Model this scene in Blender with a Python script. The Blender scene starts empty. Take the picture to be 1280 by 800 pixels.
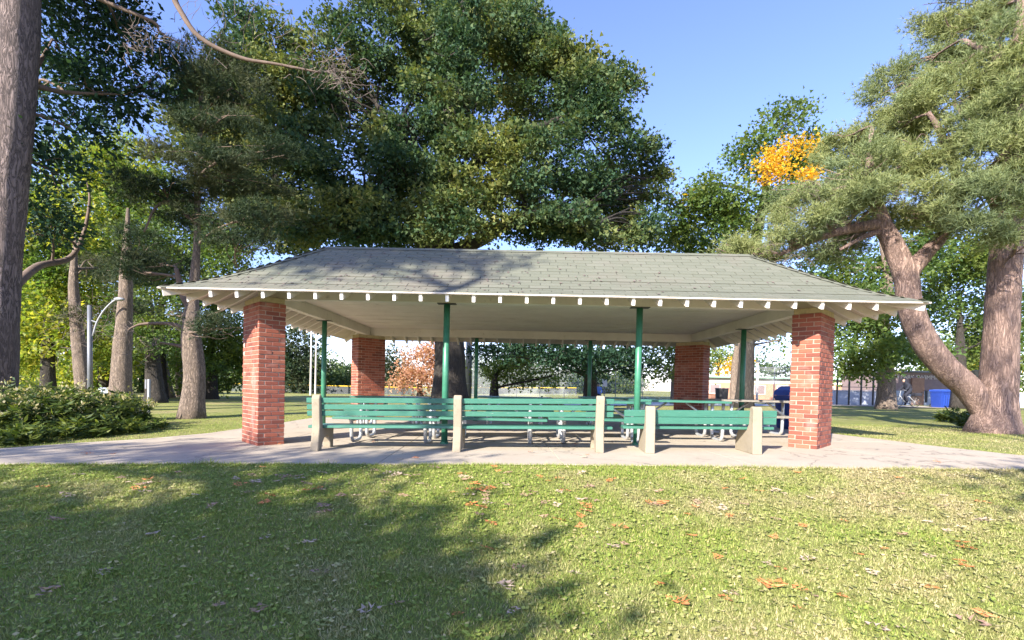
import bpy, math, random
import numpy as np
from mathutils import Vector, Matrix

SC = bpy.context.scene
COL = SC.collection
R = math.radians
rng = np.random.default_rng(7)
random.seed(7)

# ------------------------------------------------------------------ camera
CAM = np.array([-0.247, -7.908, 0.927])
FPX, CYP = 608.0, 495.0
YAW, PITCH, ROLL = -0.0157, -0.0181, 0.0228
_f = np.array([math.sin(YAW)*math.cos(PITCH), math.cos(YAW)*math.cos(PITCH), math.sin(PITCH)])
_r = np.array([math.cos(YAW), -math.sin(YAW), 0.0])
_u = np.cross(_r, _f)
_R = _r*math.cos(ROLL)+_u*math.sin(ROLL)
_U = -_r*math.sin(ROLL)+_u*math.cos(ROLL)
cd = bpy.data.cameras.new('camera')
cam = bpy.data.objects.new('camera', cd); COL.objects.link(cam)
m = Matrix(((_R[0], _U[0], -_f[0]), (_R[1], _U[1], -_f[1]), (_R[2], _U[2], -_f[2])))
cam.matrix_world = Matrix.Translation(Vector(CAM)) @ m.to_4x4()
cd.sensor_width = 36.0; cd.lens = 36.0*FPX/1280.0
cd.shift_y = (CYP-400.0)/1280.0
cd.clip_start = 0.05; cd.clip_end = 3000
SC.camera = cam

# ------------------------------------------------------------------ light
SUN_AZ, SUN_EL = R(33.0), R(29.0)          # sun is behind the viewer, to the left
sd = Vector((-math.sin(SUN_AZ)*math.cos(SUN_EL), -math.cos(SUN_AZ)*math.cos(SUN_EL), math.sin(SUN_EL)))
sl = bpy.data.lights.new('sun', 'SUN'); sl.energy = 4.9; sl.angle = R(0.53); sl.color = (1.0, 0.93, 0.82)
so = bpy.data.objects.new('sun', sl); COL.objects.link(so)
so.rotation_euler = sd.to_track_quat('Z', 'Y').to_euler(); so.location = (-20, -30, 25)

W = bpy.data.worlds.new('World'); SC.world = W; W.use_nodes = True
nt = W.node_tree; bg = nt.nodes['Background']
sky = nt.nodes.new('ShaderNodeTexSky'); sky.sky_type = 'NISHITA'; sky.sun_disc = False
sky.sun_elevation = SUN_EL; sky.sun_rotation = R(180+33.0)
sky.air_density = 1.0; sky.dust_density = 0.2; sky.ozone_density = 4.0
tint = nt.nodes.new('ShaderNodeMix'); tint.data_type = 'RGBA'; tint.blend_type = 'MULTIPLY'; tint.inputs[0].default_value = 1.0; tint.inputs[7].default_value = (1.12, .97, 1.16, 1)
nt.links.new(sky.outputs[0], tint.inputs[6]); nt.links.new(tint.outputs[2], bg.inputs[0]); bg.inputs[1].default_value = 0.12
SC.view_settings.view_transform = 'Standard'; SC.view_settings.look = 'None'
SC.view_settings.exposure = 1.6; SC.view_settings.gamma = 1.0
SC.cycles.max_bounces = 8; SC.cycles.transparent_max_bounces = 16
SC.cycles.diffuse_bounces = 4; SC.cycles.glossy_bounces = 2; SC.cycles.transmission_bounces = 4
SC.cycles.sample_clamp_indirect = 6

# ------------------------------------------------------------------ geometry of the site
def ss(t): t = np.clip(t, 0, 1); return t*t*(3-2*t)
def S(x): return 0.0185*np.clip(x, -14, 14)
def T(x, y):
    x = np.asarray(x, float); y = np.asarray(y, float)
    z = S(x)-0.016
    z = z-0.68*ss((-2.15-y)/5.0)
    d = np.maximum(y+7.9, 4.0); u = x/d
    k = np.interp(u, [-0.6, -0.3, 0, 0.35, 0.7], [.003, .003, .002, .001, .0])
    z = z-k*np.maximum(0, np.minimum(y, 75)-8)
    return z
def ray(px, py): return _f+(px-640)/FPX*_R-(py-CYP)/FPX*_U
def at(px, py, d):
    v = ray(px, py); return CAM+v*(d/v[1])
def ground(px, py):
    """point where the line of sight meets the terrain"""
    v = ray(px, py); t = 2.0
    for _ in range(6000):
        p = CAM+v*t
        if p[2] <= T(p[0], p[1]): break
        t += 0.02+0.001*t
    return p
def gz(x, y): return float(T(x, y))

# ------------------------------------------------------------------ materials
def mat(name):
    mm = bpy.data.materials.new(name); mm.use_nodes = True
    n = mm.node_tree; b = n.nodes['Principled BSDF']
    return mm, n, b
def node(n, t, **kw):
    x = n.nodes.new(t)
    for k, v in kw.items():
        if k.startswith('i_'): x.inputs[k[2:].replace('_', ' ')].default_value = v
        else: setattr(x, k, v)
    return x
def L(n, a, b): n.links.new(a, b)
def ramp(n, fac, stops, interp='LINEAR'):
    r = n.nodes.new('ShaderNodeValToRGB'); r.color_ramp.interpolation = interp
    e = r.color_ramp.elements
    while len(e) < len(stops): e.new(0.5)
    for q, (p, c) in zip(e, stops): q.position = p; q.color = (*c, 1)
    L(n, fac, r.inputs[0]); return r.outputs[0]
def noise(n, vec, scale, detail=4, rough=.55):
    x = node(n, 'ShaderNodeTexNoise'); x.inputs['Scale'].default_value = scale
    x.inputs['Detail'].default_value = detail; x.inputs['Roughness'].default_value = rough
    if vec is not None: L(n, vec, x.inputs['Vector'])
    return x.outputs[0]
def mixc(n, fac, a, b, mode='MIX'):
    x = node(n, 'ShaderNodeMix', data_type='RGBA', blend_type=mode)
    for s, v in ((x.inputs[0], fac), (x.inputs[6], a), (x.inputs[7], b)):
        if hasattr(v, 'links') or isinstance(v, bpy.types.NodeSocket): L(n, v, s)
        elif isinstance(v, tuple): s.default_value = (*v, 1)
        else: s.default_value = v
    return x.outputs[2]
def wpos(n): return node(n, 'ShaderNodeNewGeometry').outputs['Position']
def bump(n, b, h, strength=.4, dist=.01):
    x = node(n, 'ShaderNodeBump'); x.inputs['Strength'].default_value = strength; x.inputs['Distance'].default_value = dist
    L(n, h, x.inputs['Height']); L(n, x.outputs[0], b.inputs['Normal'])
def rnd(n):
    """random number per piece: per joined island plus per object"""
    g = node(n, 'ShaderNodeNewGeometry').outputs['Random Per Island']; o = node(n, 'ShaderNodeObjectInfo').outputs['Random']
    a = node(n, 'ShaderNodeMath', operation='ADD'); L(n, g, a.inputs[0]); L(n, o, a.inputs[1])
    f = node(n, 'ShaderNodeMath', operation='FRACT'); L(n, a.outputs[0], f.inputs[0]); return f.outputs[0]

def simple(name, col, rough=.6, metal=0.0, var=.15, scale=6, bumps=0.0):
    mm, n, b = mat(name); p = wpos(n)
    c2 = tuple(v*(1-var) for v in col); c3 = tuple(min(1, v*(1+var)) for v in col)
    L(n, ramp(n, noise(n, p, scale, 5, .65), [(.3, c2), (.7, c3)]), b.inputs['Base Color'])
    b.inputs['Roughness'].default_value = rough; b.inputs['Metallic'].default_value = metal
    if bumps: bump(n, b, noise(n, p, scale*12, 3), .5, bumps)
    return mm

def brick_mat():
    mm, n, b = mat('red_brick'); p = wpos(n)
    c = ramp(n, rnd(n), [(0, (.15, .044, .03)), (.3, (.25, .070, .042)), (.7, (.30, .090, .052)), (1, (.35, .125, .075))])
    c = mixc(n, ramp(n, noise(n, p, 45, 4, .7), [(.35, (0, 0, 0)), (.75, (.5, .5, .5))]), c, (.20, .06, .04))
    stain = ramp(n, noise(n, p, 2.3, 3, .6), [(.58, (0, 0, 0)), (.76, (.38, .38, .38))])
    c = mixc(n, stain, c, (.56, .42, .37))
    L(n, c, b.inputs['Base Color']); b.inputs['Roughness'].default_value = .85
    bump(n, b, noise(n, p, 120, 4, .7), .6, .004); return mm
def bark(name, a, c, sc=1.0, moss=None):
    mm, n, b = mat(name)
    tc = node(n, 'ShaderNodeTexCoord'); mp = node(n, 'ShaderNodeMapping'); mp.inputs['Scale'].default_value = (11*sc, 11*sc, 2.0*sc)
    L(n, tc.outputs['Object'], mp.inputs[0])
    nz = node(n, 'ShaderNodeTexNoise'); nz.inputs['Scale'].default_value = 1.6; nz.inputs['Detail'].default_value = 7; nz.inputs['Roughness'].default_value = .68; nz.inputs['Distortion'].default_value = .8
    L(n, mp.outputs[0], nz.inputs['Vector'])
    rg = node(n, 'ShaderNodeMath', operation='SUBTRACT'); L(n, nz.outputs[0], rg.inputs[0]); rg.inputs[1].default_value = .5
    ab = node(n, 'ShaderNodeMath', operation='ABSOLUTE'); L(n, rg.outputs[0], ab.inputs[0])
    h = node(n, 'ShaderNodeMath', operation='MULTIPLY'); L(n, ab.outputs[0], h.inputs[0]); h.inputs[1].default_value = 6.0
    ad = node(n, 'ShaderNodeMath', operation='MULTIPLY_ADD'); L(n, nz.outputs[0], ad.inputs[0]); ad.inputs[1].default_value = .5; L(n, h.outputs[0], ad.inputs[2])
    col = ramp(n, ad.outputs[0], [(.25, a), (.75, c)])
    col = mixc(n, ramp(n, noise(n, tc.outputs['Object'], 1.3, 5, .7), [(.42, (0, 0, 0)), (.68, (.55, .55, .55))]), col, tuple(x*.6 for x in c))
    L(n, col, b.inputs['Base Color']); b.inputs['Roughness'].default_value = .95
    bump(n, b, ad.outputs[0], .9, .035/sc); return mm
def leafmat(name, cols, trans=.35, rough=.45, patch=None, pscale=.8, spec=.35):
    """cols: list of stops over a per-leaf random; patch: second colour list mixed in by drifts through the crown"""
    mm, n, b = mat(name); p = wpos(n)
    c = ramp(n, rnd(n), [(i/(len(cols)-1), k) for i, k in enumerate(cols)])
    if patch:
        c2 = ramp(n, rnd(n), [(i/(len(patch)-1), k) for i, k in enumerate(patch)])
        f = ramp(n, noise(n, p, pscale, 3, .6), [(.46, (0, 0, 0)), (.63, (1, 1, 1))])
        c = mixc(n, f, c, c2)
    L(n, c, b.inputs['Base Color']); b.inputs['Roughness'].default_value = rough
    b.inputs['Specular IOR Level'].default_value = spec
    tr = node(n, 'ShaderNodeBsdfTranslucent'); L(n, mixc(n, 1.0, c, (1.5, 1.5, .8), 'MULTIPLY'), tr.inputs[0])
    mx = node(n, 'ShaderNodeMixShader'); mx.inputs[0].default_value = trans
    L(n, b.outputs[0], mx.inputs[1]); L(n, tr.outputs[0], mx.inputs[2]); L(n, mx.outputs[0], n.nodes['Material Output'].inputs[0])
    return mm

M = {}
M['brick'] = brick_mat()
M['mortar'] = simple('mortar', (.35, .26, .205), .95, var=.2, scale=30)
M['whitebrick'] = simple('white_painted_brick', (.62, .60, .56), .8, var=.2, scale=40)
M['scrawl'] = simple('faded_paint_on_brick', (.46, .27, .23), .85, var=.3, scale=40)
M['white'] = simple('white_paint', (.80, .78, .74), .55, var=.06, scale=12)
def cream_mat():
    mm, n, b = mat('aged_cream_paint'); p = wpos(n)
    c = ramp(n, noise(n, p, 1.6, 5, .65), [(.3, (.60, .54, .47)), (.7, (.71, .65, .575))])
    k = ramp(n, noise(n, p, 9, 6, .75), [(.60, (0, 0, 0)), (.72, (.7, .7, .7))])
    c = mixc(n, k, c, (.34, .28, .22)); L(n, c, b.inputs['Base Color']); b.inputs['Roughness'].default_value = .7
    return mm
M['cream'] = cream_mat()
M['deck'] = simple('soffit_boards', (.50, .43, .36), .75, var=.1, scale=4)
M['cap'] = simple('ochre_cap_board', (.40, .33, .19), .8, var=.2, scale=14)
M['post'] = simple('green_post_paint', (.042, .18, .108), .38, var=.18, scale=8)
M['darkmetal'] = simple('dark_plate', (.06, .06, .055), .5, var=.2)
def shingle_mat():
    mm, n, b = mat('green_grey_shingle'); p = wpos(n)
    c = ramp(n, rnd(n), [(0, (.118, .124, .090)), (.5, (.130, .135, .099)), (1, (.143, .145, .110))])
    c = mixc(n, ramp(n, noise(n, p, 160, 3, .8), [(.35, (0, 0, 0)), (.7, (.35, .35, .35))]), c, (.10, .105, .075))
    c = mixc(n, ramp(n, noise(n, p, .55, 5, .7), [(.46, (0, 0, 0)), (.62, (.6, .6, .6))]), c, (.145, .125, .10))
    L(n, c, b.inputs['Base Color']); b.inputs['Roughness'].default_value = .9
    bump(n, b, noise(n, p, 220, 3, .8), .6, .003); return mm
M['shingle'] = shingle_mat()
M['felt'] = simple('dark_roof_felt', (.05, .052, .042), .95, var=.2)
def slat_mat():
    mm, n, b = mat('green_bench_paint'); p = wpos(n)
    mp = node(n, 'ShaderNodeMapping'); mp.inputs['Scale'].default_value = (2.5, 30, 30); L(n, p, mp.inputs[0])
    c = ramp(n, noise(n, mp.outputs[0], 2.2, 5, .65), [(.3, (.034, .135, .095)), (.7, (.050, .172, .122))])
    k = ramp(n, noise(n, mp.outputs[0], 3.1, 6, .8), [(.625, (0, 0, 0)), (.69, (.9, .9, .9))])
    c = mixc(n, k, c, (.36, .38, .33)); L(n, c, b.inputs['Base Color']); b.inputs['Roughness'].default_value = .42
    bump(n, b, noise(n, mp.outputs[0], 6, 3), .25, .003); return mm
M['slat'] = slat_mat()
M['greywood'] = simple('weathered_grey_wood', (.22, .20, .17), .85, var=.25, scale=20)
def concrete(name, a, c, sp=True):
    mm, n, b = mat(name); p = wpos(n)
    k = ramp(n, noise(n, p, .9, 6, .7), [(.3, a), (.72, c)])
    k = mixc(n, ramp(n, noise(n, p, 90, 3, .8), [(.4, (0, 0, 0)), (.75, (.35, .35, .35))]), k, tuple(x*.55 for x in a))
    k = mixc(n, ramp(n, noise(n, p, 2.6, 6, .75), [(.55, (0, 0, 0)), (.68, (.6, .6, .6))]), k, tuple(x*.66 for x in a))
    k = mixc(n, ramp(n, noise(n, p, 22, 3, .6), [(.66, (0, 0, 0)), (.70, (.6, .6, .6))]), k, tuple(x*.6 for x in a))
    if sp:
        v = node(n, 'ShaderNodeTexVoronoi', feature='DISTANCE_TO_EDGE'); v.inputs['Scale'].default_value = .42
        nv = node(n, 'ShaderNodeTexNoise'); nv.inputs['Scale'].default_value = 1.7; nv.inputs['Detail'].default_value = 6; L(n, p, nv.inputs['Vector'])
        mxv = node(n, 'ShaderNodeVectorMath', operation='MULTIPLY_ADD'); L(n, nv.outputs['Color'], mxv.inputs[0]); mxv.inputs[1].default_value = (.9, .9, .9); L(n, p, mxv.inputs[2]); L(n, mxv.outputs[0], v.inputs['Vector'])
        k = mixc(n, ramp(n, v.outputs['Distance'], [(0, (.75, .75, .75)), (.006, (0, 0, 0))]), k, (.10, .085, .07))
    L(n, k, b.inputs['Base Color']); b.inputs['Roughness'].default_value = .9
    bump(n, b, noise(n, p, 140, 4, .7), .5, .004); return mm
M['slab'] = concrete('slab_concrete', (.37, .31, .24), (.45, .385, .30))
M['benchcon'] = concrete('aggregate_concrete', (.25, .21, .15), (.315, .268, .195), False)
M['galv'] = simple('galvanised_pipe', (.56, .57, .57), .35, .55, var=.15, scale=14)
M['bluebin'] = simple('blue_plastic', (.016, .045, .25), .4, var=.15)
M['bluelid'] = simple('blue_lid', (.03, .08, .42), .4, var=.15)
M['black'] = simple('black_metal', (.025, .027, .03), .5, var=.2)
M['dkcloth'] = simple('dark_cloth', (.016, .018, .03), .9, var=.2)
M['greymetal'] = simple('grey_metal', (.17, .18, .20), .5, .4, var=.12)
M['lampgrey'] = simple('pale_lamp_post', (.27, .28, .30), .5, .2, var=.08)
M['yellow'] = simple('yellow_cap', (.80, .50, .03), .5, var=.08)
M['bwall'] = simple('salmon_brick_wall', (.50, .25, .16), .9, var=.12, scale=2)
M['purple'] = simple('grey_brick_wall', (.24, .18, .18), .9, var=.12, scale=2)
M['bluewall'] = simple('pale_blue_wall', (.34, .38, .46), .8, var=.08, scale=2)
M['greentrim'] = simple('pale_green_trim', (.30, .46, .36), .6, var=.1)
M['paleband'] = simple('pale_render_band', (.66, .60, .55), .85, var=.08, scale=2)
M['doorbrown'] = simple('brown_door', (.30, .17, .11), .7, var=.2)
M['skin'] = simple('skin', (.42, .26, .19), .6, var=.06)
M['bluecloth'] = simple('pale_blue_cloth', (.28, .38, .66), .9, var=.1)
M['signwhite'] = simple('white_sign', (.75, .76, .76), .5, var=.05)
M['rubber'] = simple('rubber', (.02, .02, .02), .8, var=.1)

M['bark_oak'] = bark('oak_bark', (.018, .015, .012), (.072, .06, .05), .8)
M['bark_near'] = bark('grey_pine_bark', (.045, .034, .032), (.31, .24, .22), .8)
M['bark_pine'] = bark('pink_pine_bark', (.12, .075, .06), (.47, .32, .26), .9)
M['bark_left'] = bark('pale_pine_bark', (.07, .052, .04), (.34, .26, .20), 1.2)
M['twig'] = simple('dead_twig', (.13, .10, .085), .9, var=.25, scale=8)
M['limb'] = simple('tan_limb', (.135, .095, .072), .9, var=.25, scale=5, bumps=.01)

M['oak'] = leafmat('oak_leaf', [(.022, .054, .031), (.038, .080, .042), (.056, .102, .048), (.085, .125, .052)],
                   .28, .6, [(.085, .125, .04), (.15, .175, .05), (.24, .235, .075)], .30, .15)
M['oakdark'] = leafmat('dark_oak_leaf', [(.014, .038, .024), (.022, .054, .031), (.036, .072, .035)], .22, .6, spec=.15)
M['maple'] = leafmat('yellow_green_leaf', [(.11, .18, .035), (.20, .26, .04), (.31, .33, .05), (.42, .38, .06)], .55, .5,
                     [(.07, .13, .035), (.11, .18, .04)], .4)
M['midgreen'] = leafmat('mid_green_leaf', [(.05, .10, .03), (.085, .145, .038), (.13, .19, .045)], .42, .5,
                        [(.10, .15, .03), (.16, .18, .035)], .5)
M['lime'] = leafmat('lime_leaf', [(.12, .18, .04), (.17, .22, .055), (.23, .27, .08)], .45, .5)
M['orange'] = leafmat('orange_leaf', [(.42, .30, .03), (.62, .30, .02), (.70, .42, .03), (.74, .52, .05)], .45, .5)
M['russet'] = leafmat('russet_leaf', [(.34, .16, .10), (.46, .25, .15), (.52, .33, .21)], .35, .6)
M['needle'] = leafmat('grey_green_needle', [(.145, .18, .068), (.22, .25, .098), (.31, .32, .135)], .25, .55,
                      [(.13, .175, .085), (.20, .245, .12)], .5, .2)
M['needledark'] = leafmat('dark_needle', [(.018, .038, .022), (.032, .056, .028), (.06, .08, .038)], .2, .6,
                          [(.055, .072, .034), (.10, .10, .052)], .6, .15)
M['shrub'] = leafmat('thicket_leaf', [(.026, .052, .012), (.07, .11, .022), (.15, .175, .035)], .35, .55)
M['flower'] = leafmat('seed_head', [(.26, .23, .08), (.34, .30, .14), (.38, .36, .26)], .3, .8)
M['distant'] = leafmat('distant_leaf', [(.06, .105, .05), (.09, .14, .06), (.13, .18, .075)], .35, .6)
M['leaf_brown'] = simple('dry_brown_leaf', (.31, .19, .13), .7, var=.3, scale=30)
M['leaf_orange'] = simple('dry_orange_leaf', (.50, .18, .06), .65, var=.3, scale=30)
M['leaf_pale'] = simple('dry_pale_leaf', (.42, .31, .225), .7, var=.25, scale=30)

def lawn_mat():
    mm, n, b = mat('lawn'); p = wpos(n)
    c = ramp(n, noise(n, p, 3.5, 6, .7), [(.3, (.18, .21, .06)), (.5, (.25, .27, .08)), (.72, (.32, .31, .12))])
    dry = ramp(n, noise(n, p, .33, 5, .65), [(.47, (0, 0, 0)), (.66, (.85, .85, .85))])
    c = mixc(n, dry, c, (.38, .31, .16))
    c = mixc(n, ramp(n, noise(n, p, 60, 3, .8), [(.4, (0, 0, 0)), (.7, (.5, .5, .5))]), c, (.09, .105, .035))
    L(n, c, b.inputs['Base Color']); b.inputs['Roughness'].default_value = .95
    b.inputs['Specular IOR Level'].default_value = .1
    bump(n, b, noise(n, p, 45, 4, .8), 1.0, .03); return mm
M['lawn'] = lawn_mat()
def blade_mat():
    mm, n, b = mat('grass_blade'); p = wpos(n)
    g = node(n, 'ShaderNodeNewGeometry').outputs['Random Per Island']
    c = ramp(n, g, [(0, (.18, .26, .05)), (.35, (.25, .325, .06)), (.75, (.34, .40, .085)), (.88, (.43, .42, .13)), (.95, (.54, .45, .2)), (1, (.60, .50, .27))])
    sx = node(n, 'ShaderNodeSeparateXYZ'); L(n, p, sx.inputs[0])
    grad = node(n, 'ShaderNodeMapRange'); grad.inputs[1].default_value = -3; grad.inputs[2].default_value = 3.5; grad.inputs[3].default_value = -.10; grad.inputs[4].default_value = .08
    L(n, sx.outputs[0], grad.inputs[0])
    ad = node(n, 'ShaderNodeMath', operation='ADD'); L(n, noise(n, p, .75, 5, .68), ad.inputs[0]); L(n, grad.outputs[0], ad.inputs[1])
    dry = ramp(n, ad.outputs[0], [(.46, (0, 0, 0)), (.66, (.9, .9, .9))])
    d2 = ramp(n, g, [(0, (.30, .28, .11)), (.5, (.46, .38, .20)), (1, (.60, .50, .31))])
    c = mixc(n, dry, c, d2)
    L(n, c, b.inputs['Base Color']); b.inputs['Roughness'].default_value = .6; b.inputs['Specular IOR Level'].default_value = .25
    tr = node(n, 'ShaderNodeBsdfTranslucent'); L(n, c, tr.inputs[0])
    mx = node(n, 'ShaderNodeMixShader'); mx.inputs[0].default_value = .3
    L(n, b.outputs[0], mx.inputs[1]); L(n, tr.outputs[0], mx.inputs[2]); L(n, mx.outputs[0], n.nodes['Material Output'].inputs[0])
    return mm
M['blade'] = blade_mat()
def chain_mat():
    mm, n, b = mat('chain_link'); b.inputs['Base Color'].default_value = (.45, .47, .50, 1); b.inputs['Metallic'].default_value = .3; b.inputs['Roughness'].default_value = .5
    tr = node(n, 'ShaderNodeBsdfTransparent'); mx = node(n, 'ShaderNodeMixShader'); mx.inputs[0].default_value = .2
    L(n, tr.outputs[0], mx.inputs[1]); L(n, b.outputs[0], mx.inputs[2]); L(n, mx.outputs[0], n.nodes['Material Output'].inputs[0]); return mm
M['chain'] = chain_mat()

# ------------------------------------------------------------------ object helpers
def fast_mesh(name, V, F, mats, smooth=False, midx=None):
    """V (n,3) array, F (m,k) index array with a constant number of corners, or list of tuples"""
    me = bpy.data.meshes.new(name)
    if isinstance(F, np.ndarray):
        V = np.ascontiguousarray(V, np.float32); F = np.ascontiguousarray(F, np.int32); k = F.shape[1]
        me.vertices.add(len(V)); me.vertices.foreach_set('co', V.ravel())
        me.loops.add(F.size); me.loops.foreach_set('vertex_index', F.ravel())
        me.polygons.add(len(F)); me.polygons.foreach_set('loop_start', np.arange(0, F.size, k, dtype=np.int32))
        if smooth: me.polygons.foreach_set('use_smooth', np.ones(len(F), bool))
        if midx is not None: me.polygons.foreach_set('material_index', np.asarray(midx, np.int32))
        me.update(calc_edges=True)
    else:
        me.from_pydata([tuple(v) for v in V], [], F)
        if smooth:
            for p in me.polygons: p.use_smooth = True
        if midx is not None:
            for p, i in zip(me.polygons, midx): p.material_index = i
    for q in (mats if isinstance(mats, (list, tuple)) else [mats]): me.materials.append(q)
    return me
def link(name, me, parent=None, loc=None, rot=None):
    o = bpy.data.objects.new(name, me); COL.objects.link(o)
    if parent is not None: o.parent = parent
    if loc is not None: o.location = loc
    if rot is not None: o.rotation_euler = rot
    return o
def tag(o, label=None, cat=None, group=None, kind=None):
    for k, v in (('label', label), ('category', cat), ('group', group), ('kind', kind)):
        if v: o[k] = v
    return o
def thing(name, label, cat, loc=(0, 0, 0), rz=0, group=None):
    o = bpy.data.objects.new(name, None); COL.objects.link(o); o.empty_display_size = .2
    o.location = tuple(float(v) for v in loc); o.rotation_euler = (0, 0, rz)
    return tag(o, label, cat, group)
def copy_tree(o, parent=None):
    c = o.copy(); COL.objects.link(c); c.parent = parent
    for ch in list(o.children): copy_tree(ch, c)
    return c

class MB:
    def __init__(s): s.V = []; s.F = []; s.n = 0
    def add(s, V, F):
        s.V.extend([tuple(map(float, v)) for v in V]); s.F.extend([tuple(i+s.n for i in f) for f in F]); s.n += len(V); return s
    def box(s, c, d, rot=None):
        c = Vector(c); V = []
        for x in (-.5, .5):
            for y in (-.5, .5):
                for z in (-.5, .5):
                    v = Vector((x*d[0], y*d[1], z*d[2]))
                    if rot is not None: v = rot @ v
                    V.append(c+v)
        return s.add(V, [(0, 1, 3, 2), (4, 6, 7, 5), (0, 4, 5, 1), (2, 3, 7, 6), (0, 2, 6, 4), (1, 5, 7, 3)])
    def bbox(s, c, d, bev=.006, rot=None):
        """box with chamfered edges"""
        c = Vector(c); hx, hy, hz = (q/2 for q in d); V = []; idx = {}
        for sx in (-1, 1):
            for sy in (-1, 1):
                for sz in (-1, 1):
                    for ax in range(3):
                        q = [sx*hx, sy*hy, sz*hz]
                        for a in range(3):
                            if a != ax: q[a] -= (sx, sy, sz)[a]*bev
                        v = Vector(q)
                        if rot is not None: v = rot @ v
                        idx[(sx, sy, sz, ax)] = len(V); V.append(c+v)
        F = []
        for ax in range(3):
            o = [a for a in range(3) if a != ax]
            for sg in (-1, 1):
                f = []
                for p, q in ((-1, -1), (1, -1), (1, 1), (-1, 1)):
                    k = [0, 0, 0]; k[ax] = sg; k[o[0]] = p; k[o[1]] = q; f.append(idx[(*k, ax)])
                F.append(tuple(f))
        for ax in range(3):
            o = [a for a in range(3) if a != ax]
            for p in (-1, 1):
                for q in (-1, 1):
                    k0 = [0, 0, 0]; k1 = [0, 0, 0]; k0[ax] = -1; k1[ax] = 1
                    for k in (k0, k1): k[o[0]] = p; k[o[1]] = q
                    F.append((idx[(*k0, o[0])], idx[(*k1, o[0])], idx[(*k1, o[1])], idx[(*k0, o[1])]))
        for sx in (-1, 1):
            for sy in (-1, 1):
                for sz in (-1, 1): F.append(tuple(idx[(sx, sy, sz, a)] for a in range(3)))
        return s.add(V, F)
    def tube(s, pts, rad, n=8, cap=True, jag=0.0):
        P = [np.asarray(p, float) for p in pts]
        if not hasattr(rad, '__len__'): rad = [rad]*len(P)
        prev = None; base = s.n; V = []
        for i, p in enumerate(P):
            t = P[min(i+1, len(P)-1)]-P[max(i-1, 0)]; t = t/(np.linalg.norm(t)+1e-9)
            if prev is None:
                a = np.array([1., 0, 0]) if abs(t[0]) < .8 else np.array([0, 1., 0])
            else: a = prev
            a = a-t*(a@t); a /= np.linalg.norm(a)+1e-9; prev = a; b = np.cross(t, a)
            for k in range(n):
                w = 2*math.pi*k/n; rr = rad[i]*(1+(random.uniform(-jag, jag) if jag else 0)); V.append(p+(a*math.cos(w)+b*math.sin(w))*rr)
        F = []
        for i in range(len(P)-1):
            for k in range(n):
                F.append((i*n+k, i*n+(k+1) % n, (i+1)*n+(k+1) % n, (i+1)*n+k))
        if cap: F.append(tuple(range(n-1, -1, -1))); F.append(tuple((len(P)-1)*n+k for k in range(n)))
        return s.add(V, F)
    def prism(s, poly, a, b, axis='x'):
        """polygon of 2-d points swept along an axis: x -> (y,z) profile, y -> (x,z), z -> (x,y)"""
        n = len(poly); V = []
        for t in (a, b):
            for p, q in poly: V.append({'x': (t, p, q), 'y': (p, t, q), 'z': (p, q, t)}[axis])
        F = [tuple(range(n-1, -1, -1)), tuple(range(n, 2*n))]
        for i in range(n): F.append((i, (i+1) % n, n+(i+1) % n, n+i))
        return s.add(V, F)
    def ring(s, c, r, t, axis='y', n=20, m_=6):
        c = np.asarray(c, float); V = []; F = []
        for i in range(n):
            a = 2*math.pi*i/n
            for j in range(m_):
                b = 2*math.pi*j/m_; q = r+t*math.cos(b); h = t*math.sin(b)
                v = (q*math.cos(a), h, q*math.sin(a)) if axis == 'y' else ((h, q*math.cos(a), q*math.sin(a)) if axis == 'x' else (q*math.cos(a), q*math.sin(a), h))
                V.append(c+np.array(v))
        for i in range(n):
            for j in range(m_): F.append((i*m_+j, ((i+1) % n)*m_+j, ((i+1) % n)*m_+(j+1) % m_, i*m_+(j+1) % m_))
        return s.add(V, F)
    def ball(s, c, r, n=10, k=6):
        c = np.asarray(c, float); r = np.asarray(r if hasattr(r, '__len__') else (r, r, r), float); V = []; F = []
        for i in range(k+1):
            th = math.pi*i/k
            for j in range(n):
                ph = 2*math.pi*j/n; V.append(c+r*np.array([math.sin(th)*math.cos(ph), math.sin(th)*math.sin(ph), math.cos(th)]))
        for i in range(k):
            for j in range(n): F.append((i*n+j, (i+1)*n+j, (i+1)*n+(j+1) % n, i*n+(j+1) % n))
        return s.add(V, F)
    def build(s, name, m_, parent=None, smooth=False, loc=None, rot=None):
        me = fast_mesh(name, s.V, s.F, m_, smooth)
        import bmesh
        bm = bmesh.new(); bm.from_mesh(me); bmesh.ops.recalc_face_normals(bm, faces=bm.faces); bm.to_mesh(me); bm.free()
        return link(name, me, parent, loc, rot)

def bezier(pts, n):
    """smooth polyline through points (Catmull-Rom)"""
    P = [np.asarray(p, float) for p in pts]; P = [2*P[0]-P[1]]+P+[2*P[-1]-P[-2]]; out = []
    m_ = len(P)-3
    for i in range(m_):
        k = max(2, n//m_)
        for j in range(k):
            t = j/k; a, b, c, d = P[i:i+4]
            out.append(.5*((2*b)+(-a+c)*t+(2*a-5*b+4*c-d)*t*t+(-a+3*b-3*c+d)*t**3))
    out.append(P[-2]); return out

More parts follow.
